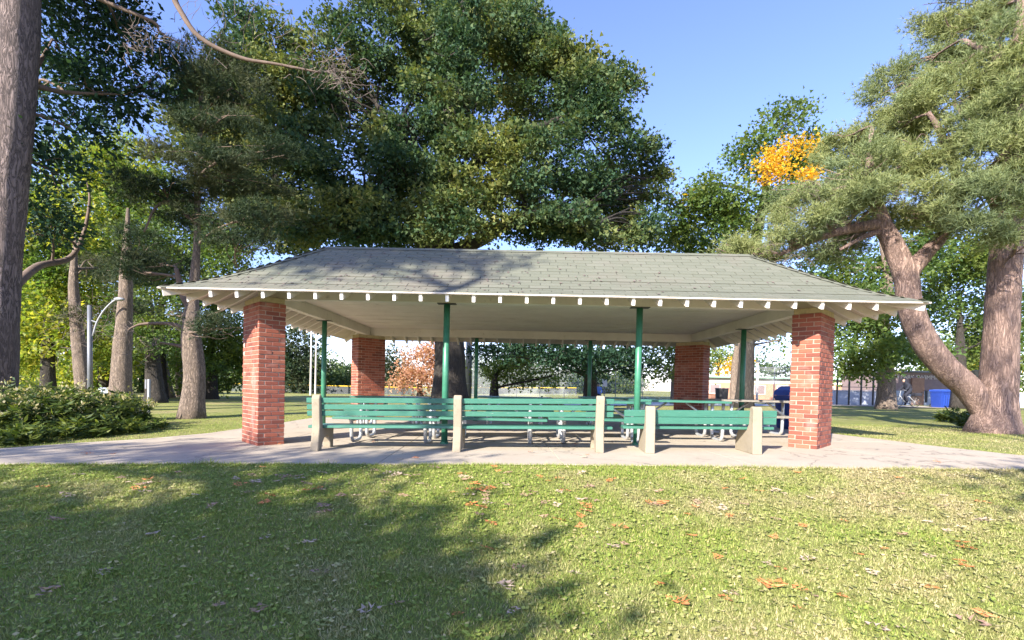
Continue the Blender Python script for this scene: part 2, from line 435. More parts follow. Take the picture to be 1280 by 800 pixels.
# ================================================================== GROUND
def build_ground():
    gx = np.concatenate([-np.geomspace(16, 500, 40)[::-1], np.linspace(-15.6, 15.6, 130), np.geomspace(16, 500, 40)])
    gy = np.concatenate([np.linspace(-60, -12.2, 24), np.linspace(-12, 14, 110), np.geomspace(14.4, 700, 60)])
    X, Y = np.meshgrid(gx, gy, indexing='ij'); Z = T(X, Y)
    nx, ny = X.shape
    V = np.stack([X.ravel(), Y.ravel(), Z.ravel()], 1)
    i, j = np.meshgrid(np.arange(nx-1), np.arange(ny-1), indexing='ij'); a = (i*ny+j).ravel()
    F = np.stack([a, a+ny, a+ny+1, a+1], 1)
    tag(link('lawn_ground', fast_mesh('lawn_ground', V, F, M['lawn'], True)), kind='structure')
build_ground()

SLAB = [(-10.6, -4.6), (-8.6, -3.3), (-6.6, -2.32), (-4, -2.16), (0, -2.04), (3, -2.12), (5.6, -2.2), (7.3, -2.75), (9.5, -3.9),
        (10.3, -3.0), (8.2, -1.9), (6.85, -.9), (6.62, -.1), (6.48, .85), (6.26, 2.2), (6.25, 6.6), (-6.4, 6.6), (-6.35, 4.2), (-6.38, 1.6),
        (-6.8, .5), (-7.35, -.1), (-7.95, -1.0), (-9.4, -2.6), (-11.3, -3.9)]
def slab_z(x, y): return float(S(x))-0.68*float(ss((-2.5-y)/5.0))
def inside(x, y, poly=SLAB):
    x = np.asarray(x); y = np.asarray(y); c = np.zeros(x.shape, bool); n = len(poly)
    for i in range(n):
        x0, y0 = poly[i]; x1, y1 = poly[(i+1) % n]
        k = ((y0 > y) != (y1 > y)) & (x < (x1-x0)*(y-y0)/(y1-y0+1e-12)+x0); c ^= k
    return c
def build_slab():
    import bmesh
    # one poured panel each side of the control joints
    bm = bmesh.new()
    dense = []
    for i, (x0, y0) in enumerate(SLAB):
        x1, y1 = SLAB[(i+1) % len(SLAB)]; k = max(1, int(math.hypot(x1-x0, y1-y0)/.35))
        for j in range(k):
            t = j/k; w = .02 if k > 1 and j else 0
            dense.append((x0+(x1-x0)*t+random.uniform(-w, w), y0+(y1-y0)*t+random.uniform(-w, w)))
    top = [bm.verts.new((x, y, 0)) for x, y in dense]
    bm.faces.new(top)
    for cx in (-6.1, -4.3, -2.05, .2, 2.5, 4.7, 6.1):
        bmesh.ops.bisect_plane(bm, geom=bm.verts[:]+bm.edges[:]+bm.faces[:], plane_co=(cx, 0, 0), plane_no=(1, .05, 0))
    for cy in (.75, 3.6, -3.0):
        bmesh.ops.bisect_plane(bm, geom=bm.verts[:]+bm.edges[:]+bm.faces[:], plane_co=(0, cy, 0), plane_no=(0, 1, 0))
    bmesh.ops.split_edges(bm, edges=[e for e in bm.edges if len(e.link_faces) == 2])
    r = bmesh.ops.inset_region(bm, faces=bm.faces[:], thickness=.010, depth=0, use_boundary=True)
    inner = [f for f in bm.faces if f not in set(r['faces'])]
    iv = {v for f in inner for v in f.verts}
    for v in bm.verts: v.co.z = slab_z(v.co.x, v.co.y)+.004-(0 if v in iv else .014)
    bmesh.ops.triangulate(bm, faces=bm.faces[:])
    me = bpy.data.meshes.new('concrete_pavement'); bm.to_mesh(me); bm.free(); me.materials.append(M['slab'])
    tag(link('concrete_pavement', me), kind='structure')
build_slab()

# ================================================================== PAVILION
HALF, DEP = 4.45, 5.5
EX, EY = 1.03, 0.97
ZE = 2.25                      # roof edge
PROF = [(0, 0), (.3, .125), (.6, .295), (.95, .525), (1.35, .81), (1.75, 1.10)]   # run inwards from the eave -> rise
pav = thing('park_pavilion', 'open picnic pavilion with red brick corner pillars and a grey-green shingled hip roof', 'pavilion', (0, 0, 0))
XE, Y0, Y1 = HALF+EX, -EY, DEP+EY
def prof(t): return float(np.interp(t, [p[0] for p in PROF], [p[1] for p in PROF]))
def loop_at(t, dz=0.0):
    z = ZE+prof(t)+dz; return [(-XE+t, Y0+t, z), (XE-t, Y0+t, z), (XE-t, Y1-t, z), (-XE+t, Y1-t, z)]
def build_roof():
    ts = [p[0] for p in PROF]; NT = len(ts)
    b = MB(); rows = [loop_at(t) for t in ts]; yr = DEP/2
    up = [(-2.6, yr, ZE+1.10+.14), (2.6, yr, ZE+1.10+.14)]
    low = [loop_at(t, -.022) for t in ts]
    V = [v for r in rows for v in r]+up+[v for r in low for v in r]; F = []; q = 4*(NT-1)
    for k in range(NT-1):
        for i in range(4): F.append((k*4+i, k*4+(i+1) % 4, (k+1)*4+(i+1) % 4, (k+1)*4+i))
    F += [(q, q+1, q+5, q+4), (q+1, q+2, q+5), (q+2, q+3, q+4, q+5), (q+3, q, q+4)]
    o = q+6
    for k in range(NT-1):
        for i in range(4): F.append((o+k*4+i, o+(k+1)*4+i, o+(k+1)*4+(i+1) % 4, o+k*4+(i+1) % 4))
    for i in range(4): F.append((i, o+i, o+(i+1) % 4, (i+1) % 4))
    b.add(V, F); dk_ = b.build('roof_deck', [M['deck'], M['felt']], pav)
    for k in range(4*(NT-1)+4): dk_.data.polygons[k].material_index = 1
    # thin drip edge strip below the shingles
    e = MB()
    e.box((0, Y0-.004, ZE-.006), (2*XE+.02, .012, .017)); e.box((0, Y1+.004, ZE-.006), (2*XE+.02, .012, .017))
    e.box((-XE-.004, DEP/2, ZE-.006), (.012, DEP+2*EY-.02, .017)); e.box((XE+.004, DEP/2, ZE-.006), (.012, DEP+2*EY-.02, .017))
    e.build('drip_edge', M['cream'], pav)
    # ---- shingles
    expo = .128; SEG = []; acc = 0.0
    for (ta, za), (tb, zb) in zip(PROF, PROF[1:]):
        ln = math.hypot(tb-ta, zb-za); SEG.append((acc, ta, za, math.atan2(zb-za, tb-ta))); acc += ln
    tot = acc
    def pt(s):
        a_ = SEG[0]
        for g_ in SEG:
            if s >= g_[0]: a_ = g_
        return a_[1]+(s-a_[0])*math.cos(a_[3]), a_[2]+(s-a_[0])*math.sin(a_[3]), a_[3]
    tw, gap, th = .305, .009, .0045
    tab = MB()
    # tab: local x along the eave, y up the slope, slightly thicker at its butt
    w = (tw-gap)/2
    tab.add([(-w, 0, 0), (w, 0, 0), (w, expo+.03, -.003), (-w, expo+.03, -.003), (-w, 0, th), (w, 0, th), (w, expo+.03, .001), (-w, expo+.03, .001)],
            [(4, 5, 6, 7), (0, 1, 5, 4), (1, 2, 6, 5), (3, 0, 4, 7), (2, 3, 7, 6)])
    tme = fast_mesh('shingle', tab.V, tab.F, M['shingle'])
    rest = MB(); count = 0
    def place(org, ux, uy, s, xc, single):
        nonlocal count
        t, rz_, ang = pt(s)
        # org: eave midpoint, ux: along eave, uy: inward horizontal
        c = org+ux*xc+uy*t+Vector((0, 0, rz_+.008))
        sl_ = uy*math.cos(ang)+Vector((0, 0, math.sin(ang))); nz_ = ux.cross(sl_)
        rot = Matrix((ux, sl_, nz_)).transposed()
        rot = rot @ Matrix.Rotation(random.gauss(0, .006), 3, 'Z') @ Matrix.Rotation(random.uniform(-.005, .003), 3, 'X')
        c = c+sl_*random.gauss(0, .002)
        if single:
            o = link('shingle', tme, pav); o.matrix_local = Matrix.Translation(c) @ rot.to_4x4(); count += 1
        else:
            rest.add([c+rot @ Vector(v) for v in tab.V], tab.F)
    def clipped(org, ux, uy, s, xa, xb):
        # short tab against a hip
        t, rz_, ang = pt(s); c = org+uy*t+Vector((0, 0, rz_+.008)); sl_ = uy*math.cos(ang)+Vector((0, 0, math.sin(ang))); nz_ = ux.cross(sl_)
        P = [c+ux*xa, c+ux*xb]; V = []
        for h in (0, th):
            for k, p in ((0, P[0]), (0, P[1]), (1, P[1]), (1, P[0])): V.append(p+sl_*(expo*k)+nz_*(h*(1-k)+.0005))
        rest.add(V, [(4, 5, 6, 7), (0, 1, 5, 4), (1, 2, 6, 5), (3, 0, 4, 7)])
    sides = [(Vector((0, Y0, ZE)), Vector((1, 0, 0)), Vector((0, 1, 0)), XE, True), (Vector((0, Y1, ZE)), Vector((-1, 0, 0)), Vector((0, -1, 0)), XE, False),
             (Vector((-XE, DEP/2, ZE)), Vector((0, -1, 0)), Vector((1, 0, 0)), (Y1-Y0)/2, False), (Vector((XE, DEP/2, ZE)), Vector((0, 1, 0)), Vector((-1, 0, 0)), (Y1-Y0)/2, False)]
    for org, ux, uy, half, front in sides:
        for r in range(int(tot/expo)):
            s = r*expo-.012; t = pt(max(0, s))[0]; hw = half-t-.04
            x = -half+(r % 2)*tw*.5+(r % 3)*.02
            while x < half:
                xa, xb = x, x+tw
                if xb-gap <= hw and xa >= -hw: place(org, ux, uy, s, (xa+xb)/2, front and count < 300)
                else:
                    ca, cb = max(xa, -hw-.03), min(xb-gap, hw+.03)
                    if cb-ca > .03: clipped(org, ux, uy, s, ca, cb)
                x = xb
    # hip and ridge caps
    for sx in (-1, 1):
        for yy, sy in ((Y0, 1), (Y1, -1)):
            for k in range(15):
                t = k*.117; d = Vector((-sx, sy, 0)).normalized(); z0, z1 = prof(t), prof(t+.15); p0 = Vector((sx*(XE-t), yy+sy*t, ZE+z0+.016)); p1 = Vector((sx*(XE-t-.15), yy+sy*(t+.15), ZE+z1+.013))
                sd_ = Vector((-d.y, d.x, 0))*.10
                rest.add([p0-sd_-Vector((0, 0, .03)), p0, p0+sd_-Vector((0, 0, .03)), p1-sd_-Vector((0, 0, .045)), p1, p1+sd_-Vector((0, 0, .045))], [(0, 1, 4, 3), (1, 2, 5, 4)])
    for yy in (Y0+1.75, Y1-1.75):
        for k in range(26):
            x = -(XE-1.75)+k*.29; z = ZE+1.10+.014
            rest.add([(x, yy-.10, z-.06), (x, yy, z+.004), (x, yy+.12, z-.004), (x+.30, yy-.10, z-.064), (x+.30, yy, z), (x+.30, yy+.12, z-.008)], [(0, 1, 4, 3), (1, 2, 5, 4)])
    tag(rest.build('shingles', M['shingle'], pav), kind='stuff')
build_roof()
def roof_litter():
    V = []; F = []
    for k in range(200):
        t = abs(random.gauss(.2, .55))+.05 if k % 2 else random.uniform(.05, 1.7); t = min(t, 1.7)
        x = random.gauss(-2.2, 1.6) if k % 3 else random.uniform(-XE+t+.2, XE-t-.2)
        if abs(x) > XE-t-.2: continue
        z = ZE+prof(t)+.022; a = random.uniform(0, 6.28); l = random.uniform(.025, .06); sl = (prof(t+.05)-prof(t))/.05
        for p, q in ((0, -.5), (.38, 0), (0, .5), (-.38, 0)):
            dx = (p*math.cos(a)-q*math.sin(a))*l; dy = (p*math.sin(a)+q*math.cos(a))*l; V.append((x+dx, Y0+t+dy, z+dy*sl+random.uniform(0, .006)))
        n = len(V); F.append((n-4, n-3, n-2, n-1))
    tag(link('leaf_litter', fast_mesh('leaf_litter', V, F, M['twig']), pav), kind='stuff')
roof_litter()

def rafters():
    """each rafter runs from its plumb-cut tail at the eave up over the beam"""
    dk = .024
    def poly(run, tail=.03, dep=.115):
        mids = [t for t in (.3, .6, .95) if t < run-.05]
        top = [(tail, prof(tail)-dk)]+[(t, prof(t)-dk) for t in mids]+[(run, prof(run)-dk)]
        bot = [(a, b-dep) for a, b in reversed(top[1:])]+[(tail+.015, prof(tail)-dk-dep*.92)]
        return [(a, ZE+b) for a, b in top+bot]
    run = EX+.22
    def raf(pts, w=.045, lim=9.0):
        """pts: function (a,z,side) -> 3d"""
        P = poly(min(run, lim-.05)); n = len(P); b = MB(); V = [pts(a, z, -w/2) for a, z in P]+[pts(a, z, w/2) for a, z in P]
        F = [tuple(range(n-1, -1, -1)), tuple(range(n, 2*n))]+[(i, (i+1) % n, n+(i+1) % n, n+i) for i in range(n)]
        b.add(V, F); o = b.build('rafter', [M['cream'], M['white']], pav)
        o.data.polygons[2+n-1].material_index = 1        # white painted end grain
        return o
    for k in range(26):
        x = -4.7447+k*.3806
        lim = XE-abs(x); raf(lambda a, z, s: (x+s, Y0+a, z), lim=lim); raf(lambda a, z, s: (x+s, Y1-a, z), lim=lim)
    for k in range(15):
        y = -.49+.3824*k+.09
        if y > DEP+.55: continue
        lim = min(y-Y0, Y1-y); raf(lambda a, z, s: (-XE+a, y+s, z), lim=lim); raf(lambda a, z, s: (XE-a, y+s, z), lim=lim)
    for sx in (-1, 1):
        for yy, sy in ((Y0, 1), (Y1, -1)):
            q = .7071
            raf(lambda a, z, s: (sx*(XE-a)+s*q, yy+sy*a+s*q*(sx*sy), z), .05)
rafters()

def beams():
    zt, zb = 2.475, 2.262
    h = zt-zb; zc = (zt+zb)/2
    for y in (0, DEP): MB().bbox((0, y, zc), (2*HALF+.14, .14, h), .006).build('beam', M['cream'], pav)
    for x in (-HALF, HALF): MB().bbox((x, DEP/2, zc-.003), (.14, DEP-.146, h), .006).build('beam', M['cream'], pav)
    # flat ceiling of wide boards
    nb = 18; w = (DEP-.14)/nb
    for i in range(nb):
        y = .07+w*(i+.5); sag = -.007*abs(math.sin(i*1.7))
        MB().box((0, y, zt+.006+sag), (2*HALF-.15, w-.010, .016)).build('ceiling_board', M['cream'], pav)
    MB().box((0, DEP/2, zt+.022), (2*HALF-.1, DEP-.1, .010)).build('ceiling_backing', M['deck'], pav)
    # frieze boards closing the gap between the beam and the roof
    for y, s_ in ((0, 1), (DEP, -1)): MB().box((0, y, 2.50), (2*HALF+.1, .03, .05)).build('frieze_board', M['cream'], pav)
    for x in (-HALF, HALF): MB().box((x, DEP/2, 2.497), (.03, DEP-.05, .044)).build('frieze_board', M['cream'], pav)
beams()

def pillars():
    bl, bt, bh, cs = .193, .092, .057, .0677
    A, B = .81, .404
    bm_ = MB().bbox((0, 0, 0), (bl, bt, bh), .004)
    bme = fast_mesh('brick', bm_.V, bm_.F, M['brick']); bme_w = fast_mesh('white_brick', bm_.V, bm_.F, M['whitebrick']); bme_s = fast_mesh('paint_marked_brick', bm_.V, bm_.F, M['scrawl'])
    for sx in (-1, 1):
        for front in (True, False):
            y = 0 if front else DEP; sy = -1 if front else 1
            base = float(S(sx*HALF))-.005; H = 2.17-base; n = int(round(H/cs)); c_ = H/n
            ang = math.atan2(sy, sx)-math.pi/2          # local +y looks out along the corner diagonal
            # core (mortar)
            p = MB().box((0, 0, H/2), (A-.016, B-.016, H-.004)).build('brick_pillar', M['mortar'], pav, loc=(sx*HALF, y, base), rot=(0, 0, ang))
            MB().bbox((0, 0, H+.045), (A-.03, B-.03, .086), .006).build('pillar_cap', M['cap'], p)
            rest = MB(); cnt = 0
            for k in range(n):
                z = (k+.5)*c_; L_ = []
                if k % 2 == 0:
                    for i in range(4):
                        for s in (-1, 1): L_.append((-A/2+A/4*(i+.5), s*(B/2-bt/2), 0, s, 'long'))
                    for s in (-1, 1): L_.append((s*(A/2-bt/2), 0, 1, s, 'short'))
                else:
                    for s in (-1, 1):
                        for j in (-.5, .5): L_.append((s*(A/2-bt/2), j*B/2, 1, s, 'short'))
                    for i in range(3):
                        for s in (-1, 1): L_.append((-A/4+A/4*i, s*(B/2-bt/2), 0, s, 'long'))
                for (bx, by, q, s, f) in L_:
                    # faces seen from the lawn: the outer long face and the short face turned to the front
                    seen = front and ((f == 'long' and s == 1) or (f == 'short' and s == (1 if sx < 0 else -1)*(1)))
                    jz = random.gauss(0, .0012); jr = random.gauss(0, .006); pr = random.gauss(0, .0016)
                    ox, oy = (0, s*pr) if f == 'long' else (s*pr, 0)
                    if seen and cnt < 150 and k < 27:
                        special = None
                        if sx < 0 and f == 'short': special = {16: 'w', 21: 's', 23: 's'}.get(k)
                        if special and by < 0 and k % 2: special = None
                        me = {'w': bme_w, 's': bme_s, None: bme}[special]
                        o = link('brick', me, p, (bx+ox, by+oy, z+jz), (0, 0, (math.pi/2 if q else 0)+jr)); cnt += 1
                        if special == 'w': o['label'] = 'brick daubed with white paint'
                        if special == 's': o['label'] = 'brick with faded pale scrawl'
                    else:
                        rest.bbox((bx+ox, by+oy, z+jz), ((bl, bt, bh) if not q else (bt, bl, bh)), .004)
            tag(rest.build('bricks', M['brick'], p), kind='stuff')
pillars()

def posts():
    for x, y in ((-1.46, 0), (1.66, 0), (-HALF, 2.45), (HALF, 2.45), (-1.46, DEP), (1.66, DEP)):
        z0 = float(S(x)); p = MB().tube([(0, 0, 0), (0, 0, 2.248-z0)], .052, 20).build('steel_post', M['post'], pav, True, (x, y, z0))
        for f in p.data.polygons:
            if len(f.vertices) > 6: f.use_smooth = False
        MB().box((0, 0, 2.2545-z0), (.30, .14, .012)).build('post_plate', M['darkmetal'], p)
        MB().tube([(0, 0, 0), (0, 0, .035)], .068, 20).build('post_collar', M['post'], p)
    return
posts()

# ================================================================== BENCHES
def bench_end(prof_, th):
    b = MB().prism(prof_, -th/2, th/2, 'x'); return b
# side view of a cast concrete end: (y towards the seat, z)
END = [(-.215, 0), (-.085, 0), (-.045, .11), (.03, .185), (.13, .21), (.205, .175), (.24, .09), (.25, 0), (.365, 0), (.37, .305), (.35, .32), (-.01, .325), (-.045, .38), (-.085, .755), (-.10, .80), (-.135, .82), (-.17, .805), (-.19, .765), (-.16, .36)]
def make_bench(name, label, loc, rz, xs, ends, rows, endprof, th, seat, group=None, sh=.072):
    t = thing(name, label, 'bench', loc, rz, group)
    for x, tilt in xs:
        import bmesh
        b = bench_end(endprof, th); o = b.build('bench_end', M['benchcon'], t)
        bm = bmesh.new(); bm.from_mesh(o.data)
        bmesh.ops.bevel(bm, geom=[e for e in bm.edges], offset=.010, segments=1, affect='EDGES', clamp_overlap=True)
        bm.to_mesh(o.data); bm.free(); o.location = (x, 0, float(S(x+loc[0]))-float(S(loc[0])))
        o.rotation_euler = (0, 0, tilt)
        bb = MB()
        for (yy, zz) in rows[:3]: bb.tube([(-.0, yy-.045, zz), (-.0, yy-.075, zz)], .010, 8)
        bb.build('bolt', M['darkmetal'], o)
    for (x0, x1) in ends:
        for (yy, zz) in rows:
            za, zb = float(S(x0+loc[0]))-float(S(loc[0])), float(S(x1+loc[0]))-float(S(loc[0]))
            rot = Matrix.Rotation(-math.atan2(zb-za, x1-x0)+random.gauss(0, .0012), 3, 'Y') @ Matrix.Rotation(.10, 3, 'X')
            MB().bbox(((x0+x1)/2, yy, zz+(za+zb)/2), (x1-x0, .04, sh), .005, rot).build('back_slat', M['slat'], t)
        for (yy, zz) in seat:
            za, zb = float(S(x0+loc[0]))-float(S(loc[0])), float(S(x1+loc[0]))-float(S(loc[0]))
            rot = Matrix.Rotation(-math.atan2(zb-za, x1-x0), 3, 'Y')
            MB().bbox(((x0+x1)/2, yy, zz+(za+zb)/2), (x1-x0, .10, .04), .005, rot).build('seat_slat', M['slat'], t)
    return t
bx0 = -1.13
make_bench('park_bench', 'long green slatted bench with three pale concrete ends facing into the pavilion', (bx0, -.80, float(S(bx0))), 0,
           [(-2.04, 0), (0, 0), (2.04, .0)], [(-2.20, -.005), (.005, 2.24)], [(-.104, .732), (-.089, .638), (-.074, .544)], END, .115,
           [(-.005, .345), (.10, .345), (.205, .345), (.31, .345)])
END2 = [(-.20, 0), (.40, 0), (.40, .15), (.32, .30), (.31, .325), (.03, .335), (-.015, .40), (-.045, .63), (-.075, .67), (-.13, .675), (-.165, .65), (-.17, .62)]
bx1 = 2.33
make_bench('park_bench', 'short low green bench with two back boards and flared concrete ends near the right pillar', (bx1, -.84, float(S(bx1))), R(-1.0),
           [(-.70, -.06), (.78, .0)], [(-1.06, 1.10)], [(-.042, .565), (-.032, .462)], END2, .13, [(.06, .355), (.165, .355), (.27, .355)], sh=.096)

# ================================================================== PICNIC TABLES
def make_table(label, loc, rz=0, top=None, group='picnic tables under the pavilion roof'):
    t = thing('picnic_table', label, 'picnic table', loc, rz, group)
    top = top or M['slat']; Lh = .86
    for i in range(4): MB().bbox((0, -.285+.19*i, .685), (2*Lh, .178, .038), .004).build('top_plank', top, t)
    for s in (-1, 1):
        MB().bbox((0, s*.68, .415), (2*Lh, .235, .038), .004).build('seat_plank', top, t)
    for x in (-.60, .60):
        for s in (-1, 1):
            pts = [(x, s*.16, .655), (x, s*.16, .16), (x, s*.19, .07), (x, s*.27, .03), (x, s*.52, .03), (x, s*.60, .07), (x, s*.63, .16), (x, s*.64, .33), (x, s*.68, .394)]
            MB().tube(bezier(pts, 32), .030, 10).build('pipe_leg', M['galv'], t, True)
        MB().tube([(x, -.64, .37), (x, .64, .37)], .020, 8).build('cross_pipe', M['galv'], t, True)
        MB().tube([(x*.98, 0, .37), (x*.30, 0, .655)], .020, 8).build('brace', M['galv'], t, True)
        MB().box((x, 0, .657), (.05, .70, .016)).build('top_bracket', M['galv'], t)
    return t
tabs = [(-2.36, .56, 0, 'green picnic table behind the left half of the long bench'),
        (-.66, .56, 0, 'green picnic table just right of the front left steel post, behind the bench'),
        (1.08, .56, 0, 'green picnic table behind the right end of the long bench beside the front right post'),
        (2.66, 1.15, 0, 'green picnic table behind the short low bench'),
        (-3.2, 3.3, .06, 'green picnic table in the back row by the left rear pillar'),
        (-.35, 3.5, 0, 'green picnic table in the middle of the back row'),
        (2.0, 3.4, -.04, 'green picnic table in the back row towards the right rear pillar')]
for k, (x, y, a, lb) in enumerate(tabs):
    if k == 0: t0 = make_table(lb, (x, y, float(S(x))+.006), a)
    else:
        c = copy_tree(t0); c.location = (x, y, float(S(x))+.006); c.rotation_euler = (0, 0, a); c['label'] = lb
make_table('grey weathered picnic table beside the square blue bin at the right', (4.35, 1.55, float(S(4.35))+.006), R(4), M['greywood'])

# ================================================================== BINS
def bin_square(label, loc, rz, w, h, lid=True):
    t = thing('recycling_bin', label, 'bin', loc, rz); s = w/2
    b = MB(); V = []
    for z, k in ((.0, .84), (h*.03, .86), (h*.9, 1.0), (h*.9, 1.05), (h, 1.05)):
        for x, y in ((-1, -1), (-.6, -1.06), (.6, -1.06), (1, -1), (1.06, -.6), (1.06, .6), (1, 1), (.6, 1.06), (-.6, 1.06), (-1, 1), (-1.06, .6), (-1.06, -.6)): V.append((x*s*k, y*s*k, z))
    F = [tuple(range(11, -1, -1)), tuple(range(48, 60))]
    for i in range(4):
        for k in range(12): F.append((i*12+k, i*12+(k+1) % 12, (i+1)*12+(k+1) % 12, (i+1)*12+k))
    b.add(V, F); b.build('bin_body', M['bluebin'], t)
    for x in (-.4, 0, .4): MB().box((x*s, -s*.99, h*.45), (.035, .03, h*.6), Matrix.Rotation(R(4), 3, 'X')).build('bin_rib', M['bluelid'], t)
    if not lid:
        for x in (-.8, .8): MB().ring((x*s, s*.9, .13), .10, .035, 'x', 14, 6).build('wheel', M['rubber'], t, True)
        MB().tube([(-s*.8, s*1.1, h*.96), (-s*.8, s*1.35, h*.98), (s*.8, s*1.35, h*.98), (s*.8, s*1.1, h*.96)], .02, 6).build('handle', M['bluelid'], t)
        MB().prism([(-s*1.1, h-.02), (s*1.1, h-.02), (s*1.1, h+.035), (0, h+.08), (-s*1.1, h+.035)], -s*1.12, s*1.12, 'y').build('bin_lid', M['bluelid'], t)
    if lid:
        MB().prism([(-s*1.08, h+.004), (s*1.08, h+.004), (s*.95, h+.12), (s*.4, h+.22), (-s*.4, h+.22), (-s*.95, h+.12)], -s*1.08, s*1.08, 'y').build('bin_lid', M['bluelid'], t)
        MB().box((0, -s*1.09, h+.09), (.14, .012, .12)).build('bin_label', M['signwhite'], t)
    return t
g = at(992, 541, 11.3)
bin_square('square blue recycling bin with a domed lid behind the front right pillar', (g[0], g[1], float(S(g[0]))+.006), .15, .58, .76)
def on(px, d): 
    p = at(px, 500, d); return (p[0], p[1], gz(p[0], p[1]))
bin_square('big blue bin standing open by the far building under the leaning pine trunk', on(1176, 31), .1, .74, 1.08, False)

def waste_can(label, loc, r_, h):
    t = thing('waste_bin', label, 'bin', loc)
    MB().tube([(0, 0, 0), (0, 0, h*.1), (0, 0, h)], [r_*.85, r_*.9, r_], 16).build('bin_body', M['black'], t, False)
    MB().ring((0, 0, h), r_, .03, 'z').build('bin_rim', M['greymetal'], t, True); return t
waste_can('dark round waste bin on the grass before the sunlit salmon wall', on(902, 33), .42, .95)
waste_can('black round bin standing just right of the big blue bin', on(1189.5, 31.6), .36, 1.0)
# ================================================================== FOLIAGE
def leaf_cloud(C, D, size, asp=.55, up=.5, jit=.6, tri=False):
    """C (n,3) leaf bases, D (n,3) preferred directions -> folded rhombic leaves of 2 triangles"""
    n = len(C)
    d = D+rng.normal(0, .55, (n, 3)); d /= np.linalg.norm(d, axis=1, keepdims=True)+1e-9
    u = rng.normal(0, 1, (n, 3)); u[:, 2] += up*1.6
    s = np.cross(d, u); s /= np.linalg.norm(s, axis=1, keepdims=True)+1e-9
    nn = np.cross(s, d)
    l = size*(1+rng.uniform(-jit, jit, (n, 1))); w = l*asp*.5
    b = C; tip = C+d*l; mid = C+d*l*.5-nn*l*.06
    if tri:
        V = np.stack([b, tip+s*w*.7-d*l*.3, mid-s*w*1.3], 1).reshape(-1, 3); return V, np.arange(3*n, dtype=np.int32).reshape(-1, 3)
    V = np.stack([b, mid+s*w, tip, mid-s*w], 1).reshape(-1, 3)
    F = np.arange(4*n, dtype=np.int32).reshape(-1, 4)
    return V, F
def needle_cloud(C, D, length, width, k, spread=.8):
    """k thin needles fanning from every tuft"""
    n = len(C)
    C = np.repeat(C, k, 0); d = np.repeat(D, k, 0)+rng.normal(0, spread, (n*k, 3)); d /= np.linalg.norm(d, axis=1, keepdims=True)+1e-9
    s = np.cross(d, rng.normal(0, 1, (n*k, 3))); s /= np.linalg.norm(s, axis=1, keepdims=True)+1e-9
    l = length*rng.uniform(.6, 1.2, (n*k, 1)); w = width*.5
    V = np.stack([C-s*w, C+s*w, C+d*l], 1).reshape(-1, 3)
    return V, np.arange(3*n*k, dtype=np.int32).reshape(-1, 3)
def clumps(blobs, per_m2, shell=.62):
    """blobs: (centre, radii) -> clump centres and outward directions"""
    C = []; D = []
    for c, r in blobs:
        c = np.asarray(c, float); r = np.asarray(r, float)
        area = 4*math.pi*((r[0]*r[1])**1.6+(r[0]*r[2])**1.6+(r[1]*r[2])**1.6)**(1/1.6)/3**(1/1.6)
        n = max(4, int(area*per_m2))
        v = rng.normal(0, 1, (n, 3)); v /= np.linalg.norm(v, axis=1, keepdims=True)
        q = rng.uniform(shell**3, 1.05, (n, 1))**(1/3)
        C.append(c+v*r*q); D.append(v)
    return np.concatenate(C), np.concatenate(D)
def spread_leaves(C, D, per, sig, droop=.0):
    n = len(C); sc = rng.uniform(.65, 1.35, (n, 1)); cnt = np.maximum(3, (per*sc[:, 0]**2).astype(int))
    idx = np.repeat(np.arange(n), cnt)
    off = rng.normal(0, 1, (len(idx), 3))*np.array([sig, sig, sig*.55])*sc[idx]
    P = C[idx]+off; Dd = D[idx]*.5+off/(sig+1e-6)*.5; Dd[:, 2] -= droop
    return P, Dd
def to_blob(px, py, rx, ry, d, rd=None):
    c = at(px, py, d); k = d/FPX
    return (c, (rx*k, (rd if rd else (rx+ry)*.5*k*.9), ry*k))

